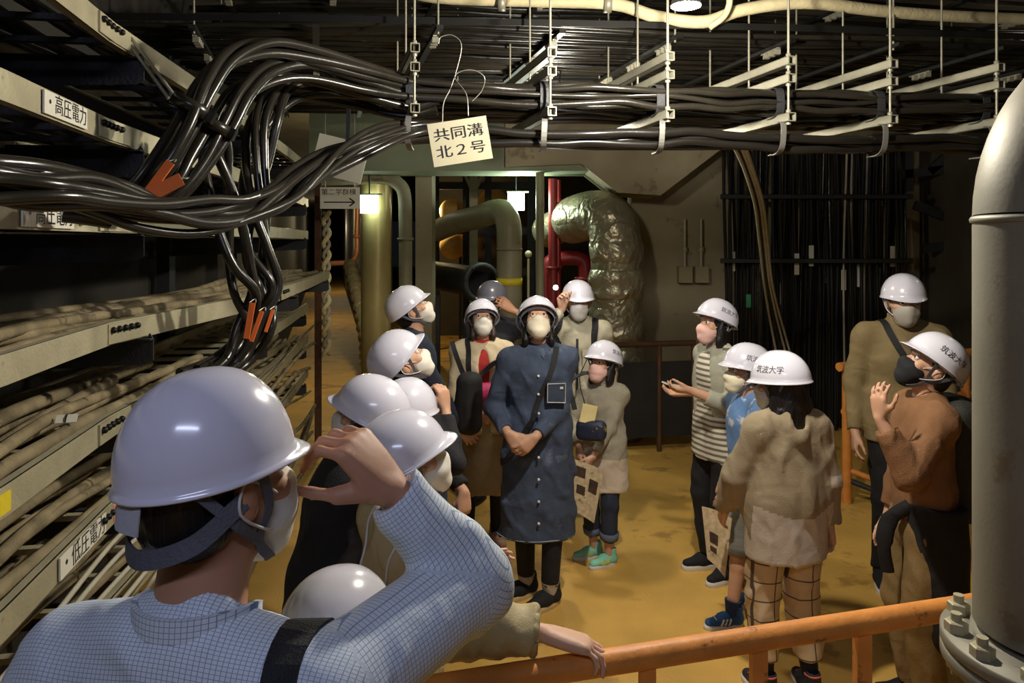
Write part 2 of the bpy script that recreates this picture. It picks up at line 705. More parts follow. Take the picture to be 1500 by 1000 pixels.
def hand(S, w, f, n, right, hs=1.0, curl=(25, 30, 20), thumb=(.55, .75, .35), fr=.0088, spread=1.0, tcurl=25, forearm=None):
    """palm, four fingers and a thumb, from wrist w; f fingers, n out of the palm"""
    f = unit(f)
    n = unit(np.array(n, float) - f * np.dot(n, f))
    t = np.cross(f, n) if right else np.cross(n, f)
    w = np.array(w, float)
    q = lambda a, b, c: w + (t * a + f * b + n * c) * hs
    S.ell(q(0, .05, 0), np.array((.036, .05, .016)) * hs, np.stack([t, f, n], 1), k=.012)
    lens = (.073, .081, .075, .058)
    for i, off in enumerate((.030, .010, -.010, -.029)):
        kn = q(off, .092 - .004 * abs(i - 1.2), -.002)
        S.cone(q(off * .55, .012, 0), kn, .0145 * hs, .0115 * hs, k=.012)
        p, a = kn, 0.0
        cu = curl[i] if isinstance(curl[0], (tuple, list)) else curl
        side = t * math.sin(R((off / .03) * 5 * spread))
        for j, (fl, c) in enumerate(zip((.46, .30, .24), cu)):
            a += c
            dr = unit(f * math.cos(R(a)) + n * math.sin(R(a)) + side)
            e = p + dr * lens[i] * fl * hs
            r0 = max(fr * (1.08 - .1 * j), 0) * (.9 if i == 3 else 1)
            S.cone(p, e, r0, r0 * .92, k=.004)
            p = e
    b = q(.022, .022, .006)
    dr = unit(t * thumb[0] + f * thumb[1] + n * thumb[2])
    e = b + dr * .048 * hs
    S.cone(q(.012, .02, .006), e, .0175 * hs, .0125 * hs, k=.012)
    d2 = unit(dr * math.cos(R(tcurl)) + (f * .8 - t * .5 + n * .3) * math.sin(R(tcurl)))
    e2 = e + d2 * .034 * hs
    S.cone(e, e2, fr * 1.2, fr * 1.05, k=.004)
    d3 = unit(d2 * math.cos(R(tcurl * .7)) + (f * .8 - t * .5 + n * .3) * math.sin(R(tcurl * .7)))
    S.cone(e2, e2 + d3 * .027 * hs, fr * 1.05, fr * .9, k=.004)


class Person:
    pass


def person(label, pos, yaw, s=1.0, hs=1.0, sex='m', lean=0, side=0, head=(0, 0, 0), arms=None, feet=None, h=.008,
           skin=None, fat=1.0, legs_bare=False, twist=0, neck=0, eyes=True, nohand=()):
    P = Person()
    P.root = empty('person', (pos[0], pos[1], pos[2] if len(pos) > 2 else 0), label, 'person', None, None, -R(yaw), s)
    P.s, P.hs, P.h, P.sex, P.fat = s, hs, h, sex, fat
    P.skin = skin or SKIN
    Mw = Matrix.Translation(P.root.location) @ Matrix.Rotation(-R(yaw), 4, 'Z') @ Matrix.Scale(s, 4)
    Mi = np.array(Mw.inverted())
    Mw = np.array(Mw)
    P.w2l = lambda p: (Mi @ np.append(np.array(p, float), 1))[:3]
    P.l2w = lambda p: (Mw @ np.append(np.array(p, float), 1))[:3]
    P.dw2l = lambda d: unit(Mi[:3, :3] @ np.array(d, float))
    Rt = Rz(-twist) @ Rx(-lean) @ Ry(side)
    P.Rt = Rt
    pel = np.array((0, 0, .92))
    P.pel = pel
    P.N = N = pel + Rt @ (0, 0, .51)
    sw = (.178 if sex == 'm' else .158) * (1 if hs < 1.05 else .93)
    P.sh = {'R': N + Rt @ (sw, -.005, -.06), 'L': N + Rt @ (-sw, -.005, -.06)}
    P.el, P.wr, P.hand = {}, {}, {}
    arms = arms or {}
    for sd in 'RL':
        sg = 1 if sd == 'R' else -1
        a = dict(arms.get(sd, {}))
        if 'w' in a:
            wr = P.w2l(a['w'])
        elif 'l' in a:
            wr = np.array(a['l'], float)
        else:
            wr = P.sh[sd] + Rt @ (sg * .07, .05, -.525)
        pole = P.dw2l(a['pole']) if 'pole' in a else np.array((sg * .25, -1, -.2))
        P.el[sd], P.wr[sd] = ik(P.sh[sd], wr, .29, .255, pole)
        if 'e' in a:
            P.el[sd], P.wr[sd] = P.w2l(a['e']), wr
        f = P.dw2l(a['f']) if 'f' in a else unit(P.wr[sd] - P.el[sd])
        n = P.dw2l(a['n']) if 'n' in a else np.array((-sg, 0, 0))
        P.hand[sd] = (f, n, a)
    P.hip = {'R': pel + (.088, 0, -.02), 'L': pel + (-.088, 0, -.02)}
    P.kn, P.an, P.fy = {}, {}, {}
    feet = feet or {}
    for sd in 'RL':
        sg = 1 if sd == 'R' else -1
        fx, fy_, fyaw = feet.get(sd, (sg * .1, 0, sg * 10))
        an = np.array((fx, fy_, .085))
        P.kn[sd], P.an[sd] = ik(P.hip[sd], an, .411, .412, (sg * .1, 1, 0))
        P.fy[sd] = fyaw
    Rh = Rz(-head[1]) @ Rx(head[0]) @ Ry(head[2])
    Rn = Rz(-head[1] * .5) @ Rx(head[0] * .45) @ Ry(head[2] * .5)
    P.Rh = Rh
    nb = N + Rt @ (0, .008, .0)
    P.C = C = nb + Rn @ (0, .012, .058 + neck) + Rh @ np.array((0, .020, .085)) * hs
    P.hp = hp = lambda x, y, z: C + Rh @ (np.array((x, y, z)) * hs)
    # ---- body: one continuous surface
    B = SDF(h)
    v = Rt @ (0, 1, 0)
    f_ = fat
    B.cone(pel + (0, 0, -.04), pel + Rt @ (0, 0, .12), .145 * f_, .128 * f_, k=.03, vax=v, sq=.66)
    B.cone(pel + Rt @ (0, 0, .12), pel + Rt @ (0, .01, .36), .128 * f_, .15 * f_, k=.03, vax=v, sq=.66)
    for sd in 'RL':
        B.cone(N + Rt @ (0, -.01, -.04), P.sh[sd], .052, .046, k=.03)
        B.cone(P.sh[sd], P.el[sd], .047, .037, k=.02)
        m = P.el[sd] + (P.wr[sd] - P.el[sd]) * .3
        B.cone(P.el[sd], m, .037, .037, k=.02)
        B.cone(m, P.wr[sd], .037, .0245, k=.02)
        B.cone(P.hip[sd], P.kn[sd], .078, .05, k=.03)
        c = P.kn[sd] + (P.an[sd] - P.kn[sd]) * .3 + (0, -.012, 0)
        B.cone(P.kn[sd], c, .048, .05, k=.02)
        B.cone(c, P.an[sd], .05, .034, k=.02)
        fd = Rz(-P.fy[sd]) @ (0, 1, 0)
        B.cone(P.an[sd] + (0, 0, -.035), P.an[sd] + fd * .10 + (0, 0, -.05), .027, .02, k=.02)
        if sd not in nohand:
            f, n, a = P.hand[sd]
            hand(B, P.wr[sd], f, n, sd == 'R', a.get('hs', 1.0) * (.95 if sex == 'f' else 1.03), a.get('curl', (20, 25, 18)),
                 a.get('thumb', (.45, .8, .3)), max(.0085, .98 * h), a.get('spread', 1.0), a.get('tcurl', 20))
    nr = .056 if sex == 'm' else .049
    B.cone(N + Rt @ (0, -.01, -.03), C + Rh @ (0, -.012, -.05), nr * 1.12, nr, k=.03)
    A = Rh
    E = lambda c, r, k=.012, neg=False, rot=None: B.ell(hp(*c), np.array(r) * hs, A if rot is None else A @ rot, k, neg)
    E((0, -.012, .03), (.075, .094, .087), .02)
    E((0, .028, -.035), (.062, .066, .083), .025)
    E((0, .066, -.096), (.026, .022, .02), .025)
    E((0, .083, .026), (.05, .014, .011), .014)
    for sg in (1, -1):
        E((sg * .031, .101, .004), (.018, .013, .011), .008, True)
        E((sg * .043, .066, -.026), (.022, .02, .02), .02)
        E((sg * .078, -.008, -.008), (.011, .021, .034), .006, False, Rz(sg * 20))
    B.cone(hp(0, .093, .004), hp(0, .116, -.036), .0075 * hs, .0135 * hs, k=.012)
    E((.011, .104, -.04), (.009, .01, .008), .008)
    E((-.011, .104, -.04), (.009, .01, .008), .008)
    E((0, .092, -.066), (.025, .010, .0065), .006)
    E((0, .090, -.077), (.021, .010, .0065), .006)
    V, Q = B.mesh()
    P.body = quads('body', V, Q, P.skin, P.root)
    if eyes:
        for sg in (1, -1):
            mb = MB()
            rad = .0128 * hs
            c = hp(sg * .031, .0835, .003)
            ax = Rh @ (0, 1, 0)
            prof = [(0.0001, -rad)] + [(rad * math.sin(a), -rad * math.cos(a)) for a in np.linspace(.4, 2.55, 7)]
            mb.lathe(c, prof, 12, ax, 0)
            mb.lathe(c, [(rad * math.sin(a), -rad * math.cos(a)) for a in np.linspace(2.55, 3.12, 4)], 12, ax, 1)
            mb.build('eye', [EYEW, IRIS], P.root, label='dark eye')
    return P


def helmet(P, tilt=0, text=True, mat=None, big=1.0, z0=.030, roll=0, strap=None, turn=0, tall=1.0):
    hs = P.hs ** .35 * big / (P.s ** .75)
    rx, ry, H = .116 * hs, .136 * hs, .130 * hs * tall
    T = Rz(-turn) @ Rx(tilt) @ Ry(roll)
    def tr(v):
        return P.C + P.Rh @ (T @ np.array(v, float) + np.array((0, -.006, z0)) * P.hs)
    n = 40
    th = np.arange(n) / n * 2 * PI
    rows = []
    dome = lambda ph, sc=1.0: np.stack([rx * sc * np.sin(ph) ** .92 * np.cos(th), ry * sc * np.sin(ph) ** .92 * np.sin(th), np.full(n, H * sc * np.cos(ph))], 1)
    fr = np.maximum(0, np.sin(th))
    for ph in np.linspace(.001, PI / 2, 13):
        d = dome(ph)
        d[:, 2] += .006 * hs * np.exp(-(d[:, 0] / (.022 * hs)) ** 2) * np.sin(ph)   # low crown ridge
        rows.append(d)
    e = .006 + .024 * fr ** 4
    for ext, dz in ((.45, -.003), (.9, -.0065), (1.0, -.0085), (.95, -.0105), (.3, -.0075)):
        d = dome(PI / 2)
        rr = np.linalg.norm(d[:, :2], axis=1)
        d[:, :2] *= (1 + e * ext * hs / rr)[:, None]
        d[:, 2] += dz * hs - .012 * hs * fr ** 4 * ext
        rows.append(d)
    for ph in np.linspace(PI / 2, .05, 5):
        rows.append(dome(ph, .95))
    V = np.array([tr(p) for r_ in rows for p in r_])
    F = []
    nr = len(rows)
    for i in range(nr - 1):
        for j in range(n):
            k = (j + 1) % n
            F.append((i * n + j, (i + 1) * n + j, (i + 1) * n + k, i * n + k))
    mb = MB()
    mb.add(V, F, True)
    P.helmet = mb.build('helmet', mat or SHELL, P.root, label=('grey' if mat is SHELL_G else 'white') + ' hard hat')
    # white sweat band and cradle inside the shell
    lm = MB()
    ring = []
    for z_, sc in ((.0, .88), (.0, .84), (-.014, .82), (-.014, .86)):
        ring.append(np.stack([rx * sc * np.cos(th), ry * sc * np.sin(th), np.full(n, z_ * hs)], 1))
    V = np.array([tr(p) for r_ in ring for p in r_])
    F = [(i * n + j, ((i + 1) % 4) * n + j, ((i + 1) % 4) * n + (j + 1) % n, i * n + (j + 1) % n) for i in range(4) for j in range(n)]
    lm.add(V, F, True)
    lm.build('sweat_band', LINER, P.helmet)
    if text:
        global HELMET_TEXT
        if HELMET_TEXT is None:
            HELMET_TEXT = text_mesh('筑波大学', .034)
        tv, tf = HELMET_TEXT
        out = []
        for u, v_, _ in tv:
            z = (.052 + v_) * hs
            a = PI + u * hs / (.125 * hs)
            ph = math.acos(min(1, z / H))
            out.append(tr((rx * 1.006 * math.sin(ph) ** .92 * math.cos(a), ry * 1.006 * math.sin(ph) ** .92 * math.sin(a), z * 1.006)))
        tm = MB()
        tm.add(out, [f[::-1] if False else f for f in tf])
        tm.build('lettering', INK, P.helmet, label='black university name printed on the shell')
    st = MB()
    for sg in (1, -1):
        top = tr((sg * rx * .9, .035 * hs, -.004))
        back = tr((sg * rx * .86, -.06 * hs, -.006))
        jaw = P.hp(sg * .066, .012, -.075)
        chin = P.hp(0, .064, -.128)
        mid = P.hp(sg * .045, .045, -.118)
        st.ribbon(spl([top, P.hp(sg * .082, .022, -.03), jaw, mid, chin], 4), P.Rh @ (0, 1, .0), .014, .0025)
        st.ribbon(spl([back, P.hp(sg * .083, -.03, -.035), jaw], 4), P.Rh @ (0, 1, .3), .014, .0025)
    st.build('chin_strap', strap or STRAP, P.root)


def mask(P, mat=None, label='face mask', size=1.0, fold=False, loops=True):
    S = SDF(min(P.h, .006))
    hp, hs = P.hp, P.hs
    S.ell(hp(0, .052, -.055), np.array((.0675, .070, .062 * size)) * hs, P.Rh, k=.01)
    S.ell(hp(0, .066, -.10), np.array((.045, .045, .036 * size)) * hs, P.Rh, k=.02)
    S.cone(hp(0, .09, -.014), hp(0, .108, -.036), .012 * hs, .02 * hs, k=.03)
    if fold:
        S.cone(hp(0, .112, -.03), hp(0, .108, -.095), .014, .012, k=.018)
    S.plane(hp(0, .034, 0), P.Rh @ (0, -1, .12))
    S.plane(hp(0, .1, -.014), P.Rh @ (0, -.15, 1))
    S.folds = (.0014, 75, 3, (.6, .6, 1.6))
    V, Q = S.mesh()
    o = quads('face_mask', V, Q, mat or MASKW, P.root, label=label)
    if loops:
        t = MB()
        for sg in (1, -1):
            t.tube(spl([hp(sg * .060, .058, -.030), hp(sg * .076, .02, -.0), hp(sg * .089, -.018, .016), hp(sg * .088, -.028, -.02), hp(sg * .078, .01, -.055), hp(sg * .055, .05, -.078)], 4), .0022, 5)
        t.build('ear_loop', THREAD, o)
    return o


def hair(P, mat=None, style='short', seed=1, fringe=False):
    S = SDF(min(P.h, .008))
    hp, hs = P.hp, P.hs
    S.ell(hp(0, -.016, .032), np.array((.083, .1, .092)) * hs, P.Rh, k=.02)
    if style == 'short':
        S.ell(hp(0, -.045, -.035), np.array((.070, .062, .055)) * hs, P.Rh, k=.03)
        S.plane(hp(0, .02, 0), P.Rh @ (0, 1, -.9))
    elif style == 'bob':
        for sg in (1, -1):
            S.cone(hp(sg * .058, -.012, .03), hp(sg * .072, -.004, -.11), .05 * hs, .04 * hs, k=.03, vax=P.Rh @ (1, 0, 0), sq=.6)
        S.cone(hp(0, -.055, .0), hp(0, -.07, -.10), .075 * hs, .06 * hs, k=.03, vax=P.Rh @ (0, 1, 0), sq=.6)
        if fringe:
            S.ell(hp(0, .075, .045), np.array((.062, .035, .022)) * hs, P.Rh, k=.02)
        else:
            S.ell(hp(0, .10, .03), np.array((.066, .07, .055)) * hs, P.Rh, k=.012, neg=True)
        S.ell(hp(0, .1, -.03), np.array((.062, .085, .075)) * hs, P.Rh, k=.012, neg=True)
    else:   # long
        S.cone(hp(0, -.05, .0), hp(0, -.075, -.10), .08 * hs, .085 * hs, k=.03, vax=P.Rh @ (0, 1, 0), sq=.6)
        e = P.N + P.Rt @ (0, -.075, -.12)
        S.cone(hp(0, -.07, -.10), e, .10 * hs, .085, k=.04, vax=P.Rt @ (0, 1, 0), sq=.5)
        for sg in (1, -1):
            S.cone(hp(sg * .06, -.015, .0), P.N + P.Rt @ (sg * .085, -.05, -.08), .035 * hs, .03, k=.03)
        S.ell(hp(0, .1, -.03), np.array((.062, .085, .075)) * hs, P.Rh, k=.012, neg=True)
    S.folds = (.004, 120, seed, (1.6, 1.6, .25))
    V, Q = S.mesh()
    return quads('hair', V, Q, mat or HAIR, P.root)


def pathpt(P, sd, f):
    a, b, c = P.sh[sd], P.el[sd], P.wr[sd]
    la, lb = np.linalg.norm(b - a), np.linalg.norm(c - b)
    x = f * (la + lb)
    if x <= la:
        return a + (b - a) * x / la, unit(b - a), None
    return b + (c - b) * (x - la) / lb, unit(c - b), b


def top(P, mat, name='jacket', t=.016, hem=.80, hemr=.165, sleeve=.97, cuff=.042, upper=.062, elbow=.052, collar=0, folds=(.006, 26, 1),
        matfn=None, attr=None, h=None, label=None, sq=.70, openv=0, arms='RL', neckdrop=0.0, belly=0, waist=.142, hood=False):
    h = h or P.h * 1.2
    f_ = P.fat
    v = P.Rt @ (0, 1, 0)
    T = SDF(h)
    pel, Rt, N = P.pel, P.Rt, P.N
    T.cone(pel + Rt @ (0, .0, .12), pel + Rt @ (0, .012, .34), waist * f_ + t, .158 * f_ + t, k=.03, vax=v, sq=sq)
    T.cone(np.array((0, 0, hem - .02)), pel + Rt @ (0, 0, .12), hemr * f_ + t * .6, waist * f_ + t, k=.05, vax=v, sq=sq)
    for sd in 'RL':
        T.cone(N + Rt @ (0, -.012, -.022 - neckdrop), P.sh[sd], .058 + t * .7, .05 + t, k=.04)
        T.cone(pel + Rt @ (0, .0, .36), P.sh[sd] - Rt @ (0, 0, .03), .1 * f_ + t, .05 + t, k=.03, vax=v, sq=.8)
    if belly:
        T.ell(pel + (0, .06, .14), (.12, .07, .12), k=.05)
    if hem < .84:
        for sg in (1, -1):
            T.cone((sg * .085, .015, hem - .02), (sg * .075, .005, .98), hemr * .66, .096 + t, k=.05)
    T.plane((0, 0, hem), (0, 0, -1))
    if collar:
        r0 = (.062 if P.sex == 'm' else .055) + .004
        T.cone(N + Rt @ (0, -.012, -.03), N + Rt @ (0, .004, collar), r0 + .016, r0 + .007, k=.012)
        T.plane(N + Rt @ (0, 0, collar + .004), Rt @ (0, .5, 1))
        if collar < .06:
            T.cone(N + Rt @ (0, .10, .055), N + Rt @ (0, .085, -.02), .055, .004, k=.006, neg=True)
    if openv:
        T.ell(N + Rt @ (0, .21, -.24), (openv, .14, .46), k=.01, neg=True)
    fields = [T]
    if hood:
        T.cone(N + Rt @ (-.07, -.05, -.02), N + Rt @ (0, -.105, -.09), .04, .045, k=.03)
        T.cone(N + Rt @ (.07, -.05, -.02), N + Rt @ (0, -.105, -.09), .04, .045, k=.03)
        T.ell(N + Rt @ (0, -.10, -.01), (.05, .022, .05), k=.012, neg=True)
    for sd in arms:
        S = SDF(h)
        e, dr, bent = pathpt(P, sd, sleeve)
        if bent is None:
            S.cone(P.sh[sd], e, upper, elbow, k=.02)
            rc = elbow
        else:
            S.cone(P.sh[sd], P.el[sd], upper, elbow, k=.02)
            S.cone(P.el[sd], e, elbow, cuff, k=.02)
            rc = cuff
        S.cone(e + dr * rc * 1.55, e + dr * rc * 2.6, rc * 1.6, rc * 1.6, k=.004, neg=True)
        fields.append(S)
    V, Q = sdf_mesh(fields, h, .03, (folds[0] * 1.5, folds[1] * 2.1, folds[2], (1, 1, .6)) if folds else None)
    return quads(name, V, Q, mat, P.root, matfn, attr, label=label)


def bottoms(P, mat, name='trousers', t=.012, hem=.09, hipr=.098, knee=.066, ankle=.055, folds=(.005, 24, 5), h=None, label=None, top_z=.92, matfn=None):
    h = h or P.h * 1.3
    v = (0, 1, 0)
    T = SDF(h)
    T.cone(P.pel + (0, 0, -.05), (0, 0, top_z), .155 * P.fat + t, .14 * P.fat + t, k=.03, vax=v, sq=.70)
    T.plane((0, 0, top_z), (0, 0, 1))
    fields = [T]
    for sd in 'RL':
        S = SDF(h)
        a, b, c = P.hip[sd], P.kn[sd], P.an[sd]
        if hem < b[2] - .02:
            f = (b[2] - hem) / max(b[2] - c[2], .01)
            e = b + (c - b) * f
            S.cone(a, b, hipr, knee, k=.02)
            S.cone(b, e, knee, ankle, k=.02)
        else:
            e = a + (b - a) * (a[2] - hem) / (a[2] - b[2])
            S.cone(a, e, hipr, knee, k=.02)
        S.plane(e, (0, 0, -1))
        fields.append(S)
    V, Q = sdf_mesh(fields, h, .025, (folds[0] * 1.5, folds[1] * 2.0, folds[2], (1, 1, .7)) if folds else None)
    return quads(name, V, Q, mat, P.root, matfn, label=label)


def shoes(P, mat, solemat, name='shoe', label=None, high=.045, lace=None, stripe=None, collar=None):
    for sd in 'RL':
        a = P.an[sd]
        A = Rz(-P.fy[sd])
        q = lambda x, y, z: np.array((a[0], a[1], 0)) + A @ np.array((x, y, z))
        S = SDF(.007)
        S.cone(q(0, -.035, .055), q(0, .05, .055), .04, .042, k=.02)
        S.cone(q(0, .05, .05), q(.0, .145, .038), .044, .032, k=.03, vax=(0, 0, 1), sq=.8)
        S.cone(q(0, -.03, .055), q(0, -.025, .095 + high * .5), .037, .041, k=.02)
        S.plane((0, 0, .022), (0, 0, -1))
        S.ell(q(0, -.02, .12 + high * .5), (.03, .035, .03), A, k=.008, neg=True)
        V, Q = S.mesh()
        o = quads(name, V, Q, mat, P.root, label=label)
        mb = MB()
        n = 28
        out = []
        for i in range(n):
            th = 2 * PI * i / n
            y = .055 + .128 * math.sin(th)
            wd = .041 + .007 * math.sin(th)
            out.append((wd * np.sign(math.cos(th)) * abs(math.cos(th)) ** .75, y))
        rings = [(1.0, 0.0), (1.03, .012), (1.0, .027), (.9, .030)]
        Vs = [q(x * sc, .055 + (y - .055) * sc, z) for sc, z in rings for x, y in out]
        F = [(i * n + j, i * n + (j + 1) % n, (i + 1) * n + (j + 1) % n, (i + 1) * n + j) for i in range(3) for j in range(n)]
        mb.add(Vs, F, True)
        mb.add([q(x, y, 0) for x, y in out], [tuple(range(n))[::-1]])
        mb.build('sole', solemat, o)
        if lace:
            lm = MB()
            for i in range(4):
                y = .045 + .022 * i
                lm.tube(spl([q(-.026, y, .083 - .006 * i), q(0, y + .004, .097 - .009 * i), q(.026, y, .083 - .006 * i)], 3), .003, 5)
            lm.build('laces', lace, o)
        if stripe:
            sm = MB()
            for sg in (1, -1):
                for i in range(3):
                    y = .03 + .024 * i
                    sm.ribbon([q(sg * .046, y + .012, .036), q(sg * .0485, y + .004, .052), q(sg * .045, y - .006, .074)], A @ (0, 1, 0), .011, .004)
            sm.build('stripe', stripe, o)
        if collar:
            cm = MB()
            cm.tube([q(.036 * math.cos(t_), -.022 + .04 * math.sin(t_), .103 + high * .5) for t_ in np.linspace(0, 2 * PI, 17)], .006, 6, False)
            cm.build('collar_lining', collar, o)


def socks(P, mat, z=.2):
    for sd in 'RL':
        a, k = P.an[sd], P.kn[sd]
        e = a + (k - a) * (z - a[2]) / (k[2] - a[2])
        mb = MB()
        mb.tube([a + (0, 0, -.03), a, (a + e) / 2, e], [.038, .04, .046, .052], 14)
        mb.build('sock', mat, P.root)


def snap(o, pts, off=.004):
    """lay points on the surface of a garment; returns points and surface normals"""
    from mathutils.bvhtree import BVHTree
    me = o.data
    t = BVHTree.FromPolygons([v.co for v in me.vertices], [tuple(p.vertices) for p in me.polygons])
    P_, N_ = [], []
    for p in pts:
        c, n, _, _ = t.find_nearest(Vector(p))
        P_.append(np.array(c) + np.array(n) * off)
        N_.append(np.array(n))
    P_, N_ = np.array(P_), np.array(N_)
    for _ in range(2):
        P_[1:-1] = (P_[:-2] + 2 * P_[1:-1] + P_[2:]) / 4
        N_[1:-1] = (N_[:-2] + 2 * N_[1:-1] + N_[2:]) / 4
    return P_ + N_ * .002, N_


def band(P, pts, w_, t, mat, name, side=(1, 0, 0), parent=True, on=None, **kw):
    mb = MB()
    pts = spl(pts, 6)
    if on is not None:
        pts, nn = snap(on, pts)
        T = np.gradient(pts, axis=0)
        side = np.cross(T, nn)
    mb.ribbon(pts, side, w_, t)
    return mb.build(name, mat, P.root if parent else None, **kw)


def bag(name, c, r, mat, label, cat='bag', yaw=0, extra=None, straps=None, strap_mat=None, group=None, pocket=True):
    """a soft bag: rounded body, front pocket, zip, straps"""
    A = Rz(-yaw)
    rt = empty(name, c, label, cat, group)
    S = SDF(.012)
    c0 = np.zeros(3)
    rx, ry, rz = r
    S.rbox(c0, r, min(r) * .85, A)
    S.ell(c0 + A @ (0, -ry * .5, -rz * .2), (rx * .8, ry * .7, rz * .6), A, k=.03)
    S.folds = (.004, 30, 4, (1, 1, 1))
    V, Q = S.mesh()
    quads('bag_body', V, Q, mat, rt)
    mb = MB()
    mb.tube(spl([A @ (-rx * .75, -ry * .55, rz * .55), A @ (0, -ry * .85, rz * .68), A @ (rx * .75, -ry * .55, rz * .55)], 5), .004, 6)
    mb.build('zip', STRAP_B, rt)
    if pocket:
        S = SDF(.012)
        S.ell(A @ (0, -ry * .75, -rz * .25), (rx * .7, ry * .55, rz * .5), A, k=.02)
        V, Q = S.mesh()
        quads('pocket', V, Q, mat, rt)
    for pts in straps or []:
        sb = MB()
        sb.ribbon(spl([np.array(p) - np.array(c) for p in pts], 6), (1, 0, .2), .03, .005)
        sb.build('strap', strap_mat or STRAP_B, rt)
    return rt
# ------------------------------------------------------------------ the setting
FLOORM = M('dusty_ochre_concrete', (216, 170, 84), .62, var=.16, scale=2.2, bump=.25, bscale=60, spots=((176, 134, 66), 1.7, .56))
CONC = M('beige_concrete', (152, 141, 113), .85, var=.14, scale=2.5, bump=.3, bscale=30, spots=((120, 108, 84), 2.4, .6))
CONC_D = M('dark_concrete', (78, 72, 60), .9, var=.25, scale=2.0, bump=.3, bscale=30)  # plain dark concrete, mottled in tone
CONC_G = M('green_lit_concrete', (128, 136, 108), .7, var=.15, scale=2.0, bump=.2, bscale=30)  # greenish light on the lintel put into its concrete colour

FX = [(-1, -.85), (.5, -1.0), (1.77, -1.2), (2.45, -1.33), (3.8, -1.47), (5.8, -1.74), (7, -1.92), (9, -2.36), (14, -3.6), (60, -15.2)]


def front_x(Y):
    return float(np.interp(Y, [a for a, _ in FX], [b for _, b in FX]))


b = MB()
b.box((-20, -3, -.2), (9, 62, 0))
b.build('floor', FLOORM, kind='structure')
b = MB()
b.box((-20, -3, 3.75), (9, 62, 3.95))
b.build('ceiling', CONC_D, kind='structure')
b = MB()
for (y0, _), (y1, _) in zip(FX[:-1], FX[1:]):
    a, c = front_x(y0) - .68, front_x(y1) - .68
    b.add([(a, y0, 0), (c, y1, 0), (c, y1, 3.8), (a, y0, 3.8), (a - .2, y0, 0), (c - .2, y1, 0), (c - .2, y1, 3.8), (a - .2, y0, 3.8)],
          [(0, 1, 2, 3), (5, 4, 7, 6), (0, 4, 5, 1), (3, 2, 6, 7), (0, 3, 7, 4), (1, 5, 6, 2)])
b.build('wall_left', M('shade_darkened_wall', (44, 41, 36), .9, var=.25, scale=2, bump=.3, bscale=30), kind='structure')  # concrete darkened in colour to stand in for the unlit wall
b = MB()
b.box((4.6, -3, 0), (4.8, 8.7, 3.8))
b.build('wall_right', CONC_D, kind='structure')
b = MB()
b.box((-1.6, -2.9, 0), (4.7, -3.1, 3.8))
b.build('wall_front', CONC_D, kind='structure')
b = MB()
b.box((1.35, 8.4, 0), (4.8, 8.7, 3.8))
b.build('wall_back', CONC, kind='structure')
# lintel and chamfered haunch over the plant opening
b = MB()
b.box((-2.1, 7.7, 2.74), (1.0, 8.3, 3.8))
b.build('lintel_beam', CONC_G, kind='structure')
b = MB()
hp_ = [(740, 180), (1062, 180), (1062, 214), (968, 286), (905, 282), (852, 240), (740, 244)]
fr_ = [W(x, y, 7.62) for x, y in hp_]
bk_ = [p + (0, .65, 0) for p in fr_]
n_ = len(hp_)
b.add(fr_ + bk_, [tuple(range(n_))[::-1], tuple(range(n_, 2 * n_))] + [(i, (i + 1) % n_, n_ + (i + 1) % n_, n_ + i) for i in range(n_)])
b.build('haunch_beam', CONC, kind='structure')
b = MB()
b.box((-1.085, 8.36, 0), (-.9, 8.75, 2.8))
b.build('concrete_pillar', CONC, kind='structure')
# corridor beyond: its other wall, low ceiling and end
b = MB()
y0, y1 = 9.2, 60
a, c = front_x(y0) + .78, front_x(y1) + 1.2
b.add([(a, y0, 0), (a, y0, 3.8), (c, y1, 3.8), (c, y1, 0), (a + .15, y0, 0), (a + .15, y0, 3.8), (c + .15, y1, 3.8), (c + .15, y1, 0)],
      [(0, 1, 2, 3), (4, 7, 6, 5), (0, 4, 5, 1), (1, 5, 6, 2), (2, 6, 7, 3), (3, 7, 4, 0)])
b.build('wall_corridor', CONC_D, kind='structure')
b = MB()
b.box((-18, 58, 0), (-10, 58.3, 3.8))
b.build('wall_corridor_end', CONC_D, kind='structure')
b = MB()
b.box((-2.0, 16.0, 0), (5, 16.2, 3.8))
b.build('wall_plant', CONC_D, kind='structure')
# ------------------------------------------------------------------ cable racks along the left wall
GALV = M('dusty_galvanised', (176, 168, 138), .55, .25, var=.12, scale=9, bump=.2, bscale=90, spots=((118, 104, 74), 6, .64))
GALV_B = M('bright_galvanised', (160, 156, 136), .45, .4, var=.1, scale=12, bump=.12)
STEEL_D = M('dark_steel', (58, 58, 60), .55, .4, var=.2, bump=.2)
RUST = M('rusty_steel', (92, 62, 42), .8, .2, var=.3, scale=14, bump=.4)
CABLE_K = M('black_cable_sheath', (37, 34, 28), .27, var=.2, scale=7, bump=.05, bscale=50, spots=((84, 76, 58), 5, .66))
CABLE_BK = M('jet_cable_sheath', (28, 26, 23), .3, var=.2, bump=.04)
CABLE_D = M('dusty_cable_sheath', (136, 122, 92), .85, var=.4, scale=9, bump=.35, bscale=60, spots=((96, 84, 62), 6, .58))
CABLE_W = M('pale_cable_sheath', (178, 172, 150), .6, var=.12, scale=9, bump=.15)
CARD = M('white_card', (226, 222, 205), .7, var=.04, bump=.05)
CARD_T = M('plastic_sign', (206, 198, 164), .35, var=.03, scale=2, bump=.02)
ORANGE_T = M('orange_tag', (255, 124, 48), .5, var=.06, bump=.05)
YELLOW_T = M('yellow_tape', (222, 200, 40), .55, var=.1, bump=.1)
PINK_T = M('pink_sticker', (226, 130, 118), .6, bump=0)
BOLT = M('dark_bolt', (30, 29, 26), .5, .5, bump=0)
WIRE = M('steel_wire', (176, 172, 160), .4, .6, bump=0)

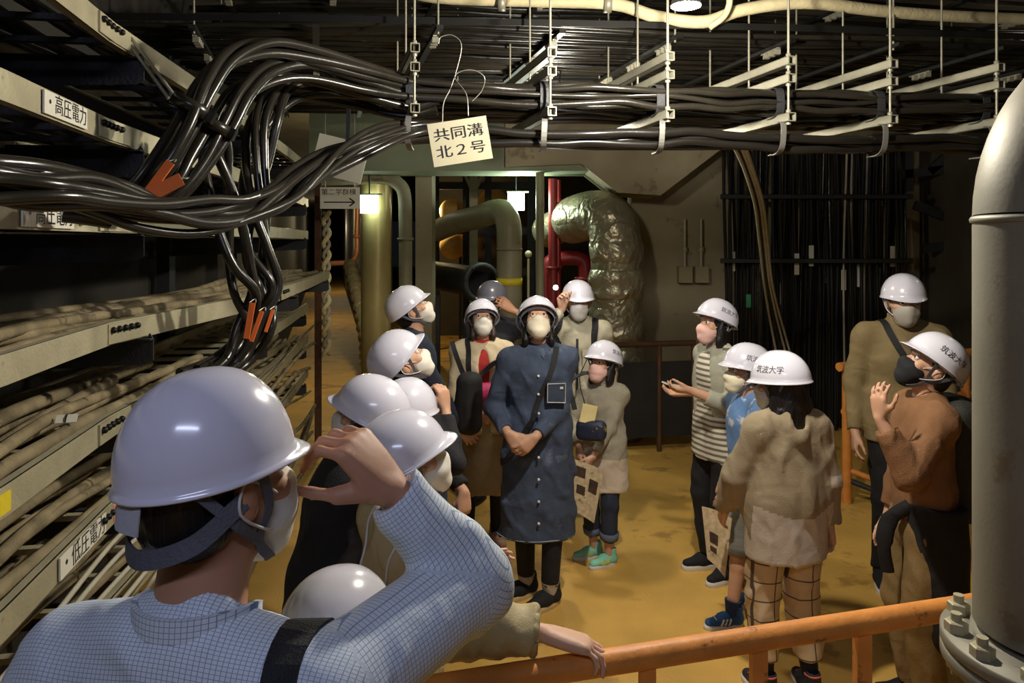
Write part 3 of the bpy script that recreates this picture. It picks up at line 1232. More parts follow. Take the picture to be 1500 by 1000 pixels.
TRAYS = [(2.70, 'the topmost tray'), (2.37, 'the second tray from the top'), (2.07, 'the third tray from the top'),
         (1.70, 'the fourth tray from the top'), (1.39, 'the fifth tray from the top'),
         (1.10, 'the sixth tray from the top'), (.78, 'the lowest tray near the floor')]


def across(Y):
    """unit vector into the rack at depth Y"""
    d = np.array((front_x(Y + .2) - front_x(Y - .2), .4, 0))
    d = unit(d)
    return np.array((-d[1], d[0], 0))


def rack_pt(Y, off, z):
    kink = .13 * max(0, Y - 2.4) if z > 1.6 and z < 1.8 else 0
    return np.array((front_x(Y) + min(kink, .2), Y, z)) + across(Y) * off


cable_rng = np.random.default_rng(21)
YS = [.6, 1.2, 1.77, 2.1, 2.45, 3.1, 3.8, 4.8, 5.8, 7.0]
for ti, (tz, words) in enumerate(TRAYS):
    rt = empty('cable_tray', rack_pt(1.8, 0, tz), 'long galvanised ladder tray in the left rack, ' + words, 'cable tray', 'ladder trays of the left cable rack')
    base = np.array(rt.location)
    for off, nm in ((0, 'side_rail'), (.50, 'side_rail')):
        mb = MB()
        P_ = np.array([rack_pt(Y, off, tz) for Y in YS]) - base
        mb.ribbon(P_, (0, 0, 1), .075, .006)
        for dz in (-.035, .035):
            sh = np.array([across(Y) for Y in YS]) * (.012 if off == 0 else -.012)
            mb.ribbon(P_ + sh + (0, 0, dz), np.array([across(Y) for Y in YS]), .028, .005)
        mb.build(nm, GALV, rt)
    for Y in np.arange(.7, 6.95, .26):
        mb = MB()
        mb.bar(rack_pt(Y, .01, tz - .022) - base, rack_pt(Y, .49, tz - .022) - base, .03, .018)
        mb.build('rung', GALV if ti > 2 else STEEL_D, rt)  # upper trays: shade beneath put into darker rungs
    for jy in ((2.35,) if ti != 3 else (2.42,)) + ((4.3,) if ti > 2 else ()):
        mb = MB()
        P_ = np.array([rack_pt(Y, -.007, tz) for Y in (jy, jy + .13, jy + .26)]) - base
        mb.ribbon(P_, (0, 0, 1), .066, .006)
        jo = mb.build('joint_plate', GALV, rt)
        for q in np.linspace(jy + .02, jy + .17, 5):
            mb = MB()
            p = rack_pt(q, -.012, tz + .012) - base
            mb.lathe(p, [(.011, 0), (.011, .007), (.007, .013), (.0001, .014)], 8, -across(q))
            mb.build('bolt', BOLT, jo)
    # cables lying in this tray
    if ti == 6:
        nc = 4
    else:
        nc = (5, 5, 5, 8, 8, 9, 4)[ti]
    for j in range(nc):
        r_ = cable_rng.uniform(.014, .022) if ti < 3 else cable_rng.uniform(.016, .026)
        o0 = .06 + .40 * (j + .5) / nc
        ph, am = cable_rng.uniform(0, 6), cable_rng.uniform(.015, .05)
        yend = 6.9 if ti != 4 else cable_rng.uniform(3.3, 3.9)
        ys = np.arange(.5, yend, .22)
        zz = tz - .012 + r_ + (.02 if j % 3 == 1 else 0)
        pts = [rack_pt(Y, np.clip(o0 + am * math.sin(Y * 2.1 + ph) + cable_rng.normal(0, .004), .035, .46), zz + .022 * max(0, math.sin(Y * 1.9 + ph * 2)) + cable_rng.normal(0, .002)) for Y in ys]
        mb = MB()
        mb.tube(spl(pts, 2), r_, 7)
        tag(mb.build('cable', CABLE_D if ti > 2 else CABLE_BK), 'dusty cable lying along ' + words, 'cable', 'cables in ' + words)
    if ti in (1, 2, 5):
        txt, yc, wd = {1: ('・高圧電力', 2.09, .30), 2: ('・高圧電力', 1.98, .32), 5: ('・低圧電力', 2.22, .36)}[ti]
        n_ = -across(yc)
        al = unit(np.array((n_[1], -n_[0], 0)))
        al = al if al[1] > 0 else -al
        c_ = rack_pt(yc, -.009, tz) - base
        mb = MB()
        mb.obox(c_, (al, n_, (0, 0, 1)), (wd / 2, .0025, .031))
        lab = mb.build('name_plate', CARD, rt, label='white plate with black characters')
        tv, tf = text_mesh(txt, wd / 5.2)
        mb = MB()
        mb.add([c_ + al * u + n_ * .0035 + np.array((0, 0, 1)) * v for u, v, _ in tv], tf)
        mb.build('lettering', INK, lab)
    if ti in (4,):
        for yc in (1.72, 4.35):
            n_ = -across(yc)
            mb = MB()
            mb.obox(rack_pt(yc, -.009, tz) - base, (unit(np.array((n_[1], -n_[0], 0))), n_, (0, 0, 1)), (.045, .002, .024))
            mb.build('yellow_tape', YELLOW_T, rt, label='yellow tape mark')
    if ti == 5:
        mb = MB()
        n_ = -across(2.52)
        mb.obox(rack_pt(2.50, -.010, tz) - base, (unit(np.array((n_[1], -n_[0], 0))), n_, (0, 0, 1)), (.035, .002, .028))
        mb.build('sticker', PINK_T, rt, label='pink sticker')

for sy, words in ((2.66, 'the nearer stand in view'), (4.75, 'the middle stand'), (6.6, 'the farthest one')):
    base = rack_pt(sy, .58, 0)
    rt = empty('rack_stand', base, 'dark steel rack stand with cantilever arms under the trays, ' + words, 'rack stand', 'stands of the left cable rack')
    mb = MB()
    mb.bar((0, 0, 0), (0, 0, 3.2), .08, .08, (0, 1, 0))
    mb.build('post', STEEL_D, rt)
    for tz, _ in TRAYS:
        p0 = rack_pt(sy, .54, tz - .09) - base
        p1_ = rack_pt(sy, -.035, tz - .09) - base
        mb = MB()
        d = unit(p1_ - p0)
        sd = np.cross(d, (0, 0, 1))
        L = np.linalg.norm(p1_ - p0)
        # web plate, deeper at the post, with a turned-up nose and flanges
        prof = [(0, -.065), (L - .03, -.045), (L, -.03), (L, .045), (L - .012, .066), (L - .026, .046), (0, .046)]
        n_ = len(prof)
        Vs = [p0 + d * a + np.array((0, 0, 1)) * z + sd * t for t in (-.0035, .0035) for a, z in prof]
        mb.add(Vs, [tuple(range(n_)), tuple(range(n_, 2 * n_))[::-1]] + [(i, n_ + i, n_ + (i + 1) % n_, (i + 1) % n_) for i in range(n_)])
        mb.bar(p0 + (0, 0, .046) + sd * .015, p1_ + (0, 0, .046) + sd * .015, .032, .005)
        mb.build('arm', STEEL_D, rt)

# steel post and twisted rope where the corridor begins
rt = empty('corridor_post', W(466, 355, 7.0) * (1, 1, 0), 'brown steel post at the near end of the corridor, left of the rope', 'post')
mb = MB()
mb.bar((0, 0, 0), (0, 0, 2.72), .06, .03, (0, 1, 0))
mb.build('post', RUST, rt)
mb = MB()
mb.box((-.06, -.06, 0), (.06, .06, .012))
mb.build('base_plate', RUST, rt)
ROPE = M('pale_rope', (226, 212, 160), .8, var=.1, bump=.3)
rt = empty('twisted_rope', W(478, 310, 7.0), 'pale twisted rope hanging down beside the corridor post', 'rope')
for k in range(2):
    mb = MB()
    zs = np.linspace(0, -1.35, 160)
    mb.tube([(.026 * math.cos(z * 30 + k * PI), .026 * math.sin(z * 30 + k * PI), z) for z in zs], .024 if k == 0 else .018, 6)
    mb.build('strand', ROPE if k == 0 else CABLE_W, rt, label='pale strand' if k == 0 else 'greyer strand')


# ------------------------------------------------------------------ trapeze hangers under the ceiling and their cables
def hang_y(X):
    return 3.35 + .13 * (X + .43)


UD = unit((-.26, 1, 0))
HX = []
for px_ in (607, 806, 978, 1155, 1304, 1460):
    k = (px_ - 750) / FPX
    Y = (3.35 + .13 * .43) / (1 - .13 * k)
    HX.append((k * Y, Y))
HOOKM = M('dull_zinc', (112, 110, 104), .5, .4, bump=0)
hw = ['the hanger above the dangling sign', 'the second hanger from the dangling sign', 'the third hanger from the dangling sign', 'the fourth hanger, where pale cables drop away', 'the fifth hanger, in the dark cables', 'the last hanger beside the big grey pipe']
STR = [2.87, 2.785, 2.60]
for hi, (hx, hy) in enumerate(HX):
    rt = empty('trapeze_hanger', (hx, hy, 2.6), 'galvanised three-bar trapeze hanger on thin rods, ' + hw[hi], 'hanger', 'trapeze hangers under the ceiling')
    o = np.array((hx, hy, 2.6))
    for si, z in enumerate(STR):
        mb = MB()
        p0 = np.array((0, 0, z - 2.6)) - UD * .03
        mb.channel(p0, p0 + UD * (.80 if si < 2 else .72), .042, .004)
        mb.build('strut', GALV_B, rt)
    for u, lo in ((.0, -.02), (.34, .16), (.74, .16)):
        mb = MB()
        q = UD * u
        mb.tube([q + (0, 0, lo), q + (0, 0, 1.16)], .0065 if u == 0 else .0055, 6)
        mb.build('rod', GALV_B, rt)
    for z in (.0, .185, .27):
        for dz, pr_ in ((.022, [(.013, 0), (.013, .014), (.008, .018)]), (-.034, [(.013, 0), (.013, .012)])):
            mb = MB()
            mb.lathe((0, 0, z + dz), pr_, 6)
            mb.build('nut', GALV_B, rt)
    # clamp band round the upper cables, hook under the lower ones
    mb = MB()
    c_ = np.array((-.035, .12, .085))
    side_ = unit((1, .13, 0))
    al = np.cross((0, 0, 1), side_)
    ring = [c_ + al * .085 * math.copysign(abs(math.cos(a)) ** .6, math.cos(a)) + np.array((0, 0, 1)) * .075 * math.copysign(abs(math.sin(a)) ** .6, math.sin(a)) for a in np.linspace(0, 2 * PI, 25)]
    mb.ribbon(ring, side_, .04, .005)
    mb.build('clamp', STEEL_D, rt)
    mb = MB()
    mb.ribbon(spl([(-.02, .10, -.01), (-.025, .0, -.03), (-.03, -.005, -.13), (-.03, .05, -.165), (-.035, .15, -.165)], 5), side_, .026, .006)
    mb.build('hook', HOOKM, rt)

crng = np.random.default_rng(5)


def bundle(center, offs, name, mat, label, group, radii, n=6, sides=8, cat='cable', jit=.006, wob=.0):
    """cables following centre points; offs: per cable a function of the station index -> (dx along 'side', dz)"""
    C = np.array(center, float)
    T = np.gradient(C, axis=0)
    for k, off in enumerate(offs):
        pts = []
        for i, p in enumerate(C):
            t = unit(T[i])
            sd = np.cross(t, (0, 0, 1))
            sd = unit(sd) if np.linalg.norm(sd) > .15 else np.array((0, -1., 0))
            up = np.cross(sd, t)
            a, z = off(i)
            pts.append(p + sd * a + up * z + crng.normal(0, jit, 3))
        mb = MB()
        mb.tube(spl(pts, n), radii[k % len(radii)], sides)
        tag(mb.build(name, mat), label, cat, group)


xs = np.linspace(-.46, 3.0, 22)
# upper clamped run: twelve cables
line = [np.array((x, hang_y(x) + .12, 2.685)) for x in xs]
g = 'cables clamped in the overhead run'
pos = [(-.06, .05), (-.02, .052), (.02, .05), (.06, .04), (-.065, .015), (-.025, .012), (.02, .014), (.065, .005), (-.06, -.025), (-.02, -.03), (.02, -.028), (.06, -.03)]
bundle(line, [(lambda i, a=a, z=z, p=crng.uniform(0, 6): (a + .012 * math.sin(i * .8 + p), z + .008 * math.sin(i * 1.1 + p))) for a, z in pos], 'cable', CABLE_K,
       'black power cable in the clamped overhead run between the trapeze hangers', g, [.0165, .014, .018])
line = [np.array((x, hang_y(x) + .10, 2.50 - .01 * math.sin(x * 5))) for x in xs]
pos = [(-.06, .0), (-.02, .012), (.02, -.005), (.06, .01), (-.03, -.028), (.03, -.03)]
bundle(line, [(lambda i, a=a, z=z, p=crng.uniform(0, 6): (a + .01 * math.sin(i * .9 + p), z + .006 * math.sin(i * .7 + p))) for a, z in pos], 'cable', CABLE_BK,
       'thick black cable slung in the hooks under the trapeze hangers', 'cables in the hooks under the hangers', [.019, .021])
line = [np.array((x, hang_y(x) + .48, 2.66)) for x in np.linspace(-.6, 3.0, 16)]
pos = [(-.15, .0), (-.09, .0), (-.03, .0), (.03, .0), (.09, .0), (.15, .0), (-.06, .035), (.06, .035)]
bundle(line, [(lambda i, a=a, z=z, p=crng.uniform(0, 6): (a + .01 * math.sin(i * .9 + p), z + .006 * math.sin(i * .7 + p))) for a, z in pos], 'cable', CABLE_BK,
       'black cable lying on the rear half of the trapeze hangers', 'cables on the rear of the hangers', [.016, .019])

# fans of cables leaving the first hanger to the left and dropping into the racks
def PX(lst):
    return [W(*p) for p in lst]


fan = [
    ([(640, 128, 3.46), (600, 122, 3.42), (530, 102, 3.2), (460, 84, 3.0), (390, 72, 2.8), (335, 88, 2.62), (298, 130, 2.5), (268, 190, 2.42), (232, 246, 2.36), (180, 288, 2.32), (120, 306, 2.2)], 4, 'arching over the rack through the higher collar'),
    ([(640, 142, 3.46), (600, 146, 3.42), (530, 128, 3.25), (450, 106, 3.05), (395, 108, 2.9), (352, 138, 2.75), (325, 180, 2.66), (292, 232, 2.58), (255, 282, 2.5), (190, 312, 2.42)], 4, 'arching over the rack through the lower collar'),
    ([(640, 152, 3.5), (590, 158, 3.5), (520, 140, 3.42), (455, 130, 3.3), (412, 138, 3.2), (386, 175, 3.1), (376, 230, 3.05), (374, 300, 3.0), (380, 370, 2.98), (392, 420, 2.96), (385, 470, 2.95), (350, 520, 2.9), (300, 556, 2.7)], 5, 'dropping upright past the trays to the orange tags'),
    ([(306, 190, 2.72), (318, 230, 2.74), (326, 280, 2.76), (336, 330, 2.78), (350, 385, 2.8), (364, 430, 2.84), (358, 480, 2.86), (325, 530, 2.8), (280, 560, 2.65)], 3, 'falling from the lower collar into the fifth tray'),
]
for ctr, nn, words in fan:
    ph = crng.uniform(0, 6)
    rr_ = .030 if nn == 4 else .048
    offs = [(lambda i, q=q, nn=nn, ph=ph, rr_=rr_: (rr_ * math.cos(ph + i * .5 + q * 2 * PI / nn) + .012 * math.sin(i * .9 + q * 2.3), .8 * rr_ * math.sin(ph + i * .5 + q * 2 * PI / nn) + .010 * math.sin(i * .7 + q * 1.7))) for q in range(nn)]
    bundle(PX(ctr), offs, 'cable', CABLE_K, 'thick black cable ' + words, 'cables ' + words, [.0185, .0165], jit=.004, sides=10)
# the big sagging bundle crossing in front of the racks
ctr = [(-140, 262, 1.30), (-40, 262, 1.48), (60, 272, 1.62), (140, 286, 1.8), (215, 304, 2.0), (290, 316, 2.2), (350, 312, 2.42), (402, 290, 2.62), (446, 259, 2.85), (498, 225, 3.08), (556, 202, 3.25), (610, 192, 3.40), (690, 188, 3.46)]
offs = []
for q, (rad, ph0) in enumerate([(.0, 0), (.030, 0), (.030, 1.05), (.030, 2.1), (.030, 3.14), (.030, 4.2), (.030, 5.24), (.052, .5), (.052, 2.6), (.052, 4.6)]):
    offs.append(lambda i, rad=rad, ph0=ph0, q=q: (rad * 1.15 * math.cos(ph0 + i * .5) + .012 * math.sin(i * 1.3 + q * 2.1), (rad * .90 * math.sin(ph0 + i * .5) + .010 * math.sin(i * 1.7 + q * 2))))
bundle(PX(ctr), offs, 'cable', CABLE_K, 'thick black cable in the sagging twisted bundle across the left racks', 'cables of the sagging bundle', [.0145, .0165, .0135], jit=.004, sides=10)
# cut-off cable stub lying under the bundle
mb = MB()
st_ = PX([(160, 322, 1.98), (125, 316, 1.93), (92, 312, 1.9)])
mb.tube(spl(st_, 5), .024, 12, True)
mb.tube(spl([st_[-1] + (st_[-2] - st_[-1]) * .02, st_[-1] + (st_[-1] - st_[-2]) * .03], 2), .020, 12)
tag(mb.build('cable_stub', CABLE_K), 'short cut-off end of thick black cable by the camera-level name plate', 'cable stub')

# collars, ties and orange tags on the fans
for ctr, ax_, words in (((280, 156, 2.45), (-.45, -.1, -.85), 'higher'), ((312, 184, 2.64), (-.4, -.1, -.9), 'lower')):
    mb = MB()
    c_ = W(*ctr)
    a_ = unit(ax_)
    mb.lathe(c_ - a_ * .02, [(.060, 0), (.066, .0), (.066, .04), (.060, .04), (.060, 0)], 20, a_)
    e = np.cross(a_, (0, 1, 0))
    mb.obox(c_ + unit(e) * .072, (a_, unit(e), np.cross(a_, unit(e))), (.02, .014, .012))
    tag(mb.build('cable_collar', CABLE_K), f'black plastic collar round the {words} arch of cables', 'collar')
for (x0, y0), (x1, y1), Y, wd, words in (((250, 237), (216, 283), 2.30, .030, 'upper long one of the two tags by the arching cables'), ((266, 262), (222, 284), 2.26, .042, 'broad lower one of the two tags by the arching cables'),
                                     ((370, 443), (361, 496), 2.76, .022, 'first one beside the falling cables'), ((384, 455), (368, 500), 2.78, .016, 'middle one between the falling cables'), ((400, 453), (389, 486), 2.80, .012, 'narrow one on the rearmost falling cable')):
    mb = MB()
    p0, p1_ = W(x0, y0, Y), W(x1, y1, Y - .02)
    mb.bar(p0, p1_, wd, .004, (.0, -1, .2))
    o = mb.build('cable_tag', ORANGE_T, label='orange plastic cable tag, ' + words, category='tag') if False else mb.build('cable_tag', ORANGE_T)
    tag(o, 'orange plastic cable tag, ' + words, 'tag', 'orange cable tags')
    mb = MB()
    d = unit(p1_ - p0)
    mb.tube(spl([p0 + (.012, 0, 0), p0 + d * -.012 + (0, .02, 0), p0 + (-.012, 0, 0)], 4), .002, 5)
    mb.build('tie', WIRE, o)
# white tie cards in the trays
for (x, y, Y), sz, rot, words in (((1.75, .07, 1.745), (.055, .018), 10, 'on the fourth tray beside the near joint'), ((2.38, .10, 1.44), (.03, .02), 20, 'tied to the cables of the fifth tray')):
    mb = MB()
    c_ = rack_pt(x, y, Y)
    A = Rz(rot) @ Rx(28)
    mb.obox(c_, A.T, (sz[0], sz[1], .0015))
    o = tag(mb.build('name_card', CARD), 'small white card ' + words, 'card')
    mb = MB()
    mb.tube(spl([c_ + A @ (.0, sz[1], .003), c_ + A @ (.0, 0, .006), c_ + A @ (0, -sz[1], .003)], 4), .002, 5)
    mb.build('tie', STRAP_B, o)
# thin cables on the lowest visible tray: pale ones with ties
for k in range(5):
    mb = MB()
    off = -.03 - .022 * k
    pts = [rack_pt(Y, off + .02 * math.sin(Y * 3 + k) - .02 * (Y - 2), 1.03 - .02 * k + .05 * math.sin(Y * 1.3 + k * .4) - .05 * (2.6 - Y)) for Y in np.linspace(1.2, 2.9, 9)]
    mb.tube(spl(pts, 4), .008, 7)
    o = tag(mb.build('cable', CABLE_W), 'thin pale cable slung along the front of the sixth tray', 'cable', 'pale cables on the sixth tray')
# brace rods from the second tray up to the first
mb = MB()
mb.tube(PX([(184, 58, 2.62), (250, 142, 2.62)]), .007, 6)
mb.build('x', GALV_B)
bpy.data.objects.remove(bpy.data.objects['x'])
rt = empty('brace_rods', W(184, 58, 2.62), 'twin pale brace rods slanting from the topmost tray to the higher collar', 'brace')
for dx in (0, 8):
    mb = MB()
    mb.tube([W(184 + dx, 58 - dx * .3, 2.62) - np.array(rt.location), W(247 + dx, 144 - dx * .6, 2.60) - np.array(rt.location)], .0065, 6)
    mb.build('rod', GALV_B, rt)

# loose cable run down the outer face of the rack by the corridor
for k in range(9):
    mb = MB()
    pts = [rack_pt(Y, -.05 - .03 * math.sin(k * 1.7 + Y), 1.25 - .14 * k + .10 * math.sin(Y * 1.1 + k) - .03 * (Y - 3)) for Y in np.linspace(2.9, 6.9, 9)]
    mb.tube(spl(pts, 3), .011 + .003 * (k % 3), 6)
    tag(mb.build('cable', CABLE_D), 'slack dusty cable sagging along the rack face by the corridor', 'cable', 'slack cables by the corridor')

# ------------------------------------------------------------------ overhead ladders with rows of cables
for li, (y0, y1, z, nc) in enumerate(((3.72, 4.9, 3.10, 22), (5.1, 6.5, 3.12, 24), (4.1, 6.2, 3.48, 16))):
    words = ('nearer low', 'farther low', 'upper')[li]
    rt = empty('overhead_ladder', (0, y0, z), f'{words} galvanised overhead cable ladder hung from the ceiling', 'cable ladder')
    for y in (y0, y1):
        mb = MB()
        mb.ribbon([(-2.05, y - y0, .03), (-1.2, y - y0 + .02, .03), (1.5, y - y0 + .2, .03), (4.3, y - y0 + .55, .03)], (0, 0, 1), .035, .006)
        mb.build('side_rail', BOLT, rt)
    for k, x in enumerate(np.arange(-1.6, 4.0, .62)):
        mb = MB()
        sl = .13 * max(0, x + .4)
        d = np.array((-.26, 1, 0)) * (y1 - y0)
        mb.bar((x, sl, -.02), np.array((x, sl, -.02)) + d, .035, .02)
        mb.build('rung', BOLT, rt)
        for q in (.12, .45, .8):
            if crng.random() < .55:
                cm_ = MB()
                p = np.array((x, sl, -.05)) + d * q
                for zz in range(3):
                    pp = p + d / np.linalg.norm(d) * (.05 * zz)
                    cm_.obox(pp, np.eye(3), (.016, .013, .014))
                cm_.bar(p - (0, .03, -.016), p + d / np.linalg.norm(d) * .14 + (0, 0, .016), .02, .006)
                cm_.build('cable_clip', GALV_B, rt)
        if k % 2 == 0:
            for q in (.05, .95):
                mb = MB()
                p = np.array((x, sl, 0)) + d * q
                mb.tube([p + (0, 0, -.04), (p[0], p[1], 3.76 - z)], .006, 6)
                mb.build('rod', GALV_B, rt)
    for j in range(nc):
        yy = y0 + .05 + (y1 - y0 - .1) * (j + .5) / nc
        r_ = crng.uniform(.012, .02)
        ph = crng.uniform(0, 6)
        pts = [(x, yy + .13 * max(0, x + .4) + .025 * math.sin(x * 1.3 + ph), z + r_ + .004 + .018 * math.sin(x * 2.2 + ph) * crng.uniform(.3, 1)) for x in np.linspace(-2.05, 4.3, 20)]
        mb = MB()
        mb.tube(spl(pts, 3), r_, 6)
        tag(mb.build('cable', CABLE_BK if j % 3 else CABLE_K), f'black cable laid along the {words} overhead ladder', 'cable', f'cables on the {words} overhead ladder')

# pale lagged pipe under the ceiling
LAG = M('pale_pipe_lagging', (206, 192, 150), .8, var=.1, scale=14, bump=.4, bscale=40)
rt = empty('lagged_pipe', W(800, 0, 4.0), 'pale lagged pipe running along the top under the ceiling', 'pipe')
mb = MB()
mb.tube(spl([p - np.array(rt.location) for p in PX([(575, -22, 4.1), (640, -4, 4.0), (800, 2, 4.0), (900, 6, 3.95), (960, 24, 3.9), (1030, 32, 3.85), (1090, 14, 3.85), (1180, 4, 3.9), (1290, 16, 4.1), (1400, 24, 4.3), (1560, 30, 4.6)])], 6), .033, 12)
mb.build('pipe_run', LAG, rt)
for px_ in ((735, 4, 3.99), (890, 6, 3.95)):
    mb = MB()
    c_ = W(*px_) - np.array(rt.location)
    mb.lathe(c_ - (.02, 0, 0), [(.042, 0), (.046, .0), (.046, .04), (.042, .04)], 14, (1, 0, 0))
    mb.bar(c_, c_ + (0, 0, .6), .012, .012, (0, 1, 0))
    mb.build('pipe_clip', GALV_B, rt)
mb = MB()
mb.tube(spl(PX([(1040, 40, 3.7), (1062, 22, 3.7), (1068, -4, 3.7), (1046, -20, 3.72)]), 6), .016, 8)
tag(mb.build('flex_hose', LAG), 'short pale flexible hose looping beside the work lamp', 'hose')

# ------------------------------------------------------------------ signs
rt = empty('hanging_sign', W(674, 207, 3.05), 'cream plastic sign with two lines of characters dangling from wires under the cables', 'sign')
o = np.array(rt.location)
ux, uz, un = unit((.985, .10, .165)), unit((-.19, .0, .98)), None
un = np.cross(ux, uz)
uz = np.cross(un, ux)
mb = MB()
mb.obox((0, 0, 0), (ux, un, uz), (.122, .002, .089))
mb.build('sign_board', CARD_T, rt)
for txt, c_, sz in (('共同溝', (-.0, .034), .062), ('北２号', (.0, -.036), .062)):
    tv, tf = text_mesh(txt, sz)
    sx = .5 * .21 / .105
    mb = MB()
    mb.add([ux * (u * 1.12 + c_[0]) + uz * (v * .9 + c_[1]) + un * (-.0032) * np.sign(un[1]) for u, v, _ in tv], tf)
    mb.build('lettering', INK, rt)
for pts in ([(648, 180, 3.05), (650, 150, 3.08), (662, 124, 3.12), (676, 70, 3.12), (664, 52, 3.12), (646, 54, 3.12), (642, 64, 3.12)], [(686, 170, 3.06), (683, 138, 3.08), (666, 112, 3.12), (688, 102, 3.12), (709, 112, 3.12), (706, 132, 3.14), (692, 148, 3.14)]):
    mb = MB()
    mb.tube(spl([p - o for p in PX(pts)], 6), .0022, 5)
    mb.build('hanging_wire', WIRE, rt)
rt = empty('direction_sign', W(498, 290, 6.6), 'grey-white direction sign with black arrow at the mouth of the corridor', 'sign')
mb = MB()
mb.box((-.175, -.006, -.095), (.175, .006, .095))
mb.build('sign_board', CARD, rt)
tv, tf = text_mesh('第二学群棟', .062)
mb = MB()
mb.add([(u * 1.0 - .01, -.0075, v + .05) for u, v, _ in tv], tf)
mb.build('lettering', INK, rt)
mb = MB()
mb.box((-.14, -.009, -.042), (.12, -.006, -.032))
for sg in (1, -1):
    mb.bar((.132, -.0075, -.037), (.085, -.0075, -.037 + sg * .036), .003, .011, (0, 0, 1))
mb.build('arrow', INK, rt)
for x in (-.13, .13):
    mb = MB()
    mb.tube([(x, 0, .095), (x, 0, 1.3)], .004, 5)
    mb.build('hanging_wire', WIRE, rt)
rt = empty('blank_sign', W(498, 232, 5.6), 'blank pale board hung askew under the overhead cables behind the sagging bundle', 'sign')
mb = MB()
A = Ry(14) @ Rz(-6)
mb.obox((0, 0, 0), A.T, (.20, .006, .15))
mb.build('sign_board', CARD, rt)
mb = MB()
mb.bar((.06, 0, .12), (.07, 0, .62), .03, .02, (0, 1, 0))
mb.build('hanger_bar', STEEL_D, rt)

# ------------------------------------------------------------------ lamps
GLOW = M('lit_lamp_tube', (255, 255, 250), .5, bump=0, var=0, emit=(228, 255, 240), estr=9)
GLOWW = M('lit_lamp_bulb', (255, 250, 235), .5, bump=0, var=0, emit=(255, 244, 220), estr=14)
ENAMEL = M('white_enamel', (236, 232, 220), .35, bump=0)
for lp_, words in ((LAMP, 'hanging at the top over the group'), (LAMP_FILL, 'half hidden behind the clamped cable run')):  # the second shade and bulb are made up to house the rear fill
    rt = empty('work_lamp', (lp_[0], lp_[1], lp_[2] + .075), 'white enamel work lamp ' + words, 'lamp', 'work lamps')
    mb = MB()
    mb.lathe((0, 0, 0), [(.022, .16), (.030, .10), (.052, .0), (.055, -.0), (.056, .006), (.034, .105), (.026, .17)], 24)
    mb.build('lamp_shade', ENAMEL, rt)
    mb = MB()
    mb.lathe((0, 0, .0), [(.0001, -.012), (.014, -.009), (.024, .01), (.023, .03), (.014, .06), (.013, .1)], 16)
    mb.build('bulb', GLOWW, rt)
    mb = MB()
    mb.tube(spl([(0, 0, .17), (.02, .02, .4), (0, .05, .72)], 5), .006, 6)
    mb.build('cord', STRAP_B, rt)
for x, y, Y, w_, h_, words in ((541, 299, 8.15, .185, .20, 'by the corridor, right of the arrow sign'), (756, 295, 8.5, .19, .20, 'over the pipe elbow in the plant opening')):
    rt = empty('exit_lamp', W(x, y, Y), 'glowing square lamp box with thin top bar ' + words, 'lamp')
    mb = MB()
    mb.box((-w_ / 2, -.03, -h_ / 2), (w_ / 2, .03, h_ / 2))
    mb.build('lamp_panel', GLOW, rt)
    mb = MB()
    mb.box((-w_ * .55, -.035, h_ / 2), (w_ * .75, .035, h_ / 2 + .015))
    mb.build('top_bar', CONC_G, rt)
    mb = MB()
    mb.tube([(0, .0, h_ / 2 + .015), (0, 0, .6 if Y < 8.3 else .35)], .008, 6)
    mb.build('rod', STEEL_D, rt)
rt = empty('small_bulb', W(633, 294, 9.0), 'small bright bulb beside the concrete pillar', 'lamp')
mb = MB()
mb.lathe((0, 0, 0), [(.0001, -.04), (.03, -.02), (.035, 0), (.02, .03), (.012, .05)], 12)
mb.build('bulb', GLOWW, rt)
mb = MB()
mb.lathe((0, 0, .05), [(.016, 0), (.016, .05), (.005, .05), (.005, .5)], 10)
mb.build('lamp_holder', STEEL_D, rt)

# ------------------------------------------------------------------ pipes in the back
PIPE_Y = M('yellow_lit_pipe', (196, 178, 118), .35, .2, var=.1, scale=5, bump=.05)  # first one has yellow lamplight put into the pipe colour
PIPE_G = M('grey_green_pipe', (138, 132, 104), .55, var=.12, scale=6, bump=.1, spots=((108, 96, 70), 5, .6))
PIPE_K = M('black_pipe', (34, 33, 32), .6, var=.2, bump=.1)
PIPE_R = M('red_pipe', (130, 30, 32), .4, var=.1, bump=.05)
FOIL = M('crumpled_foil', (176, 168, 140), .34, .6, var=.12, scale=7, bump=.9, bscale=24, wrinkle=.9)
TANK_O = M('orange_tank', (238, 196, 112), .5, var=.1, bump=.05)


def pipe(name, pts, r, mat, label, n=20, sub=6, flanges=(), band_=None, bands_mat=None, cat='pipe', straight=False):
    base = np.array(pts[0])
    rt = empty(name, base, label, cat)
    P_ = np.array(pts) - base
    P_ = P_ if straight else spl(P_, sub)
    mb = MB()
    mb.tube(P_, r, n)
    mb.build('pipe_run', mat, rt)
    for c_, ax_, rr, tt in flanges:
        mb = MB()
        mb.lathe(np.array(c_) - base - unit(ax_) * tt / 2, [(r * .9, 0), (rr, 0), (rr, tt), (r * .9, tt)], 24, ax_)
        mb.build('flange' if bands_mat is None else 'band', bands_mat or mat, rt)
    return rt


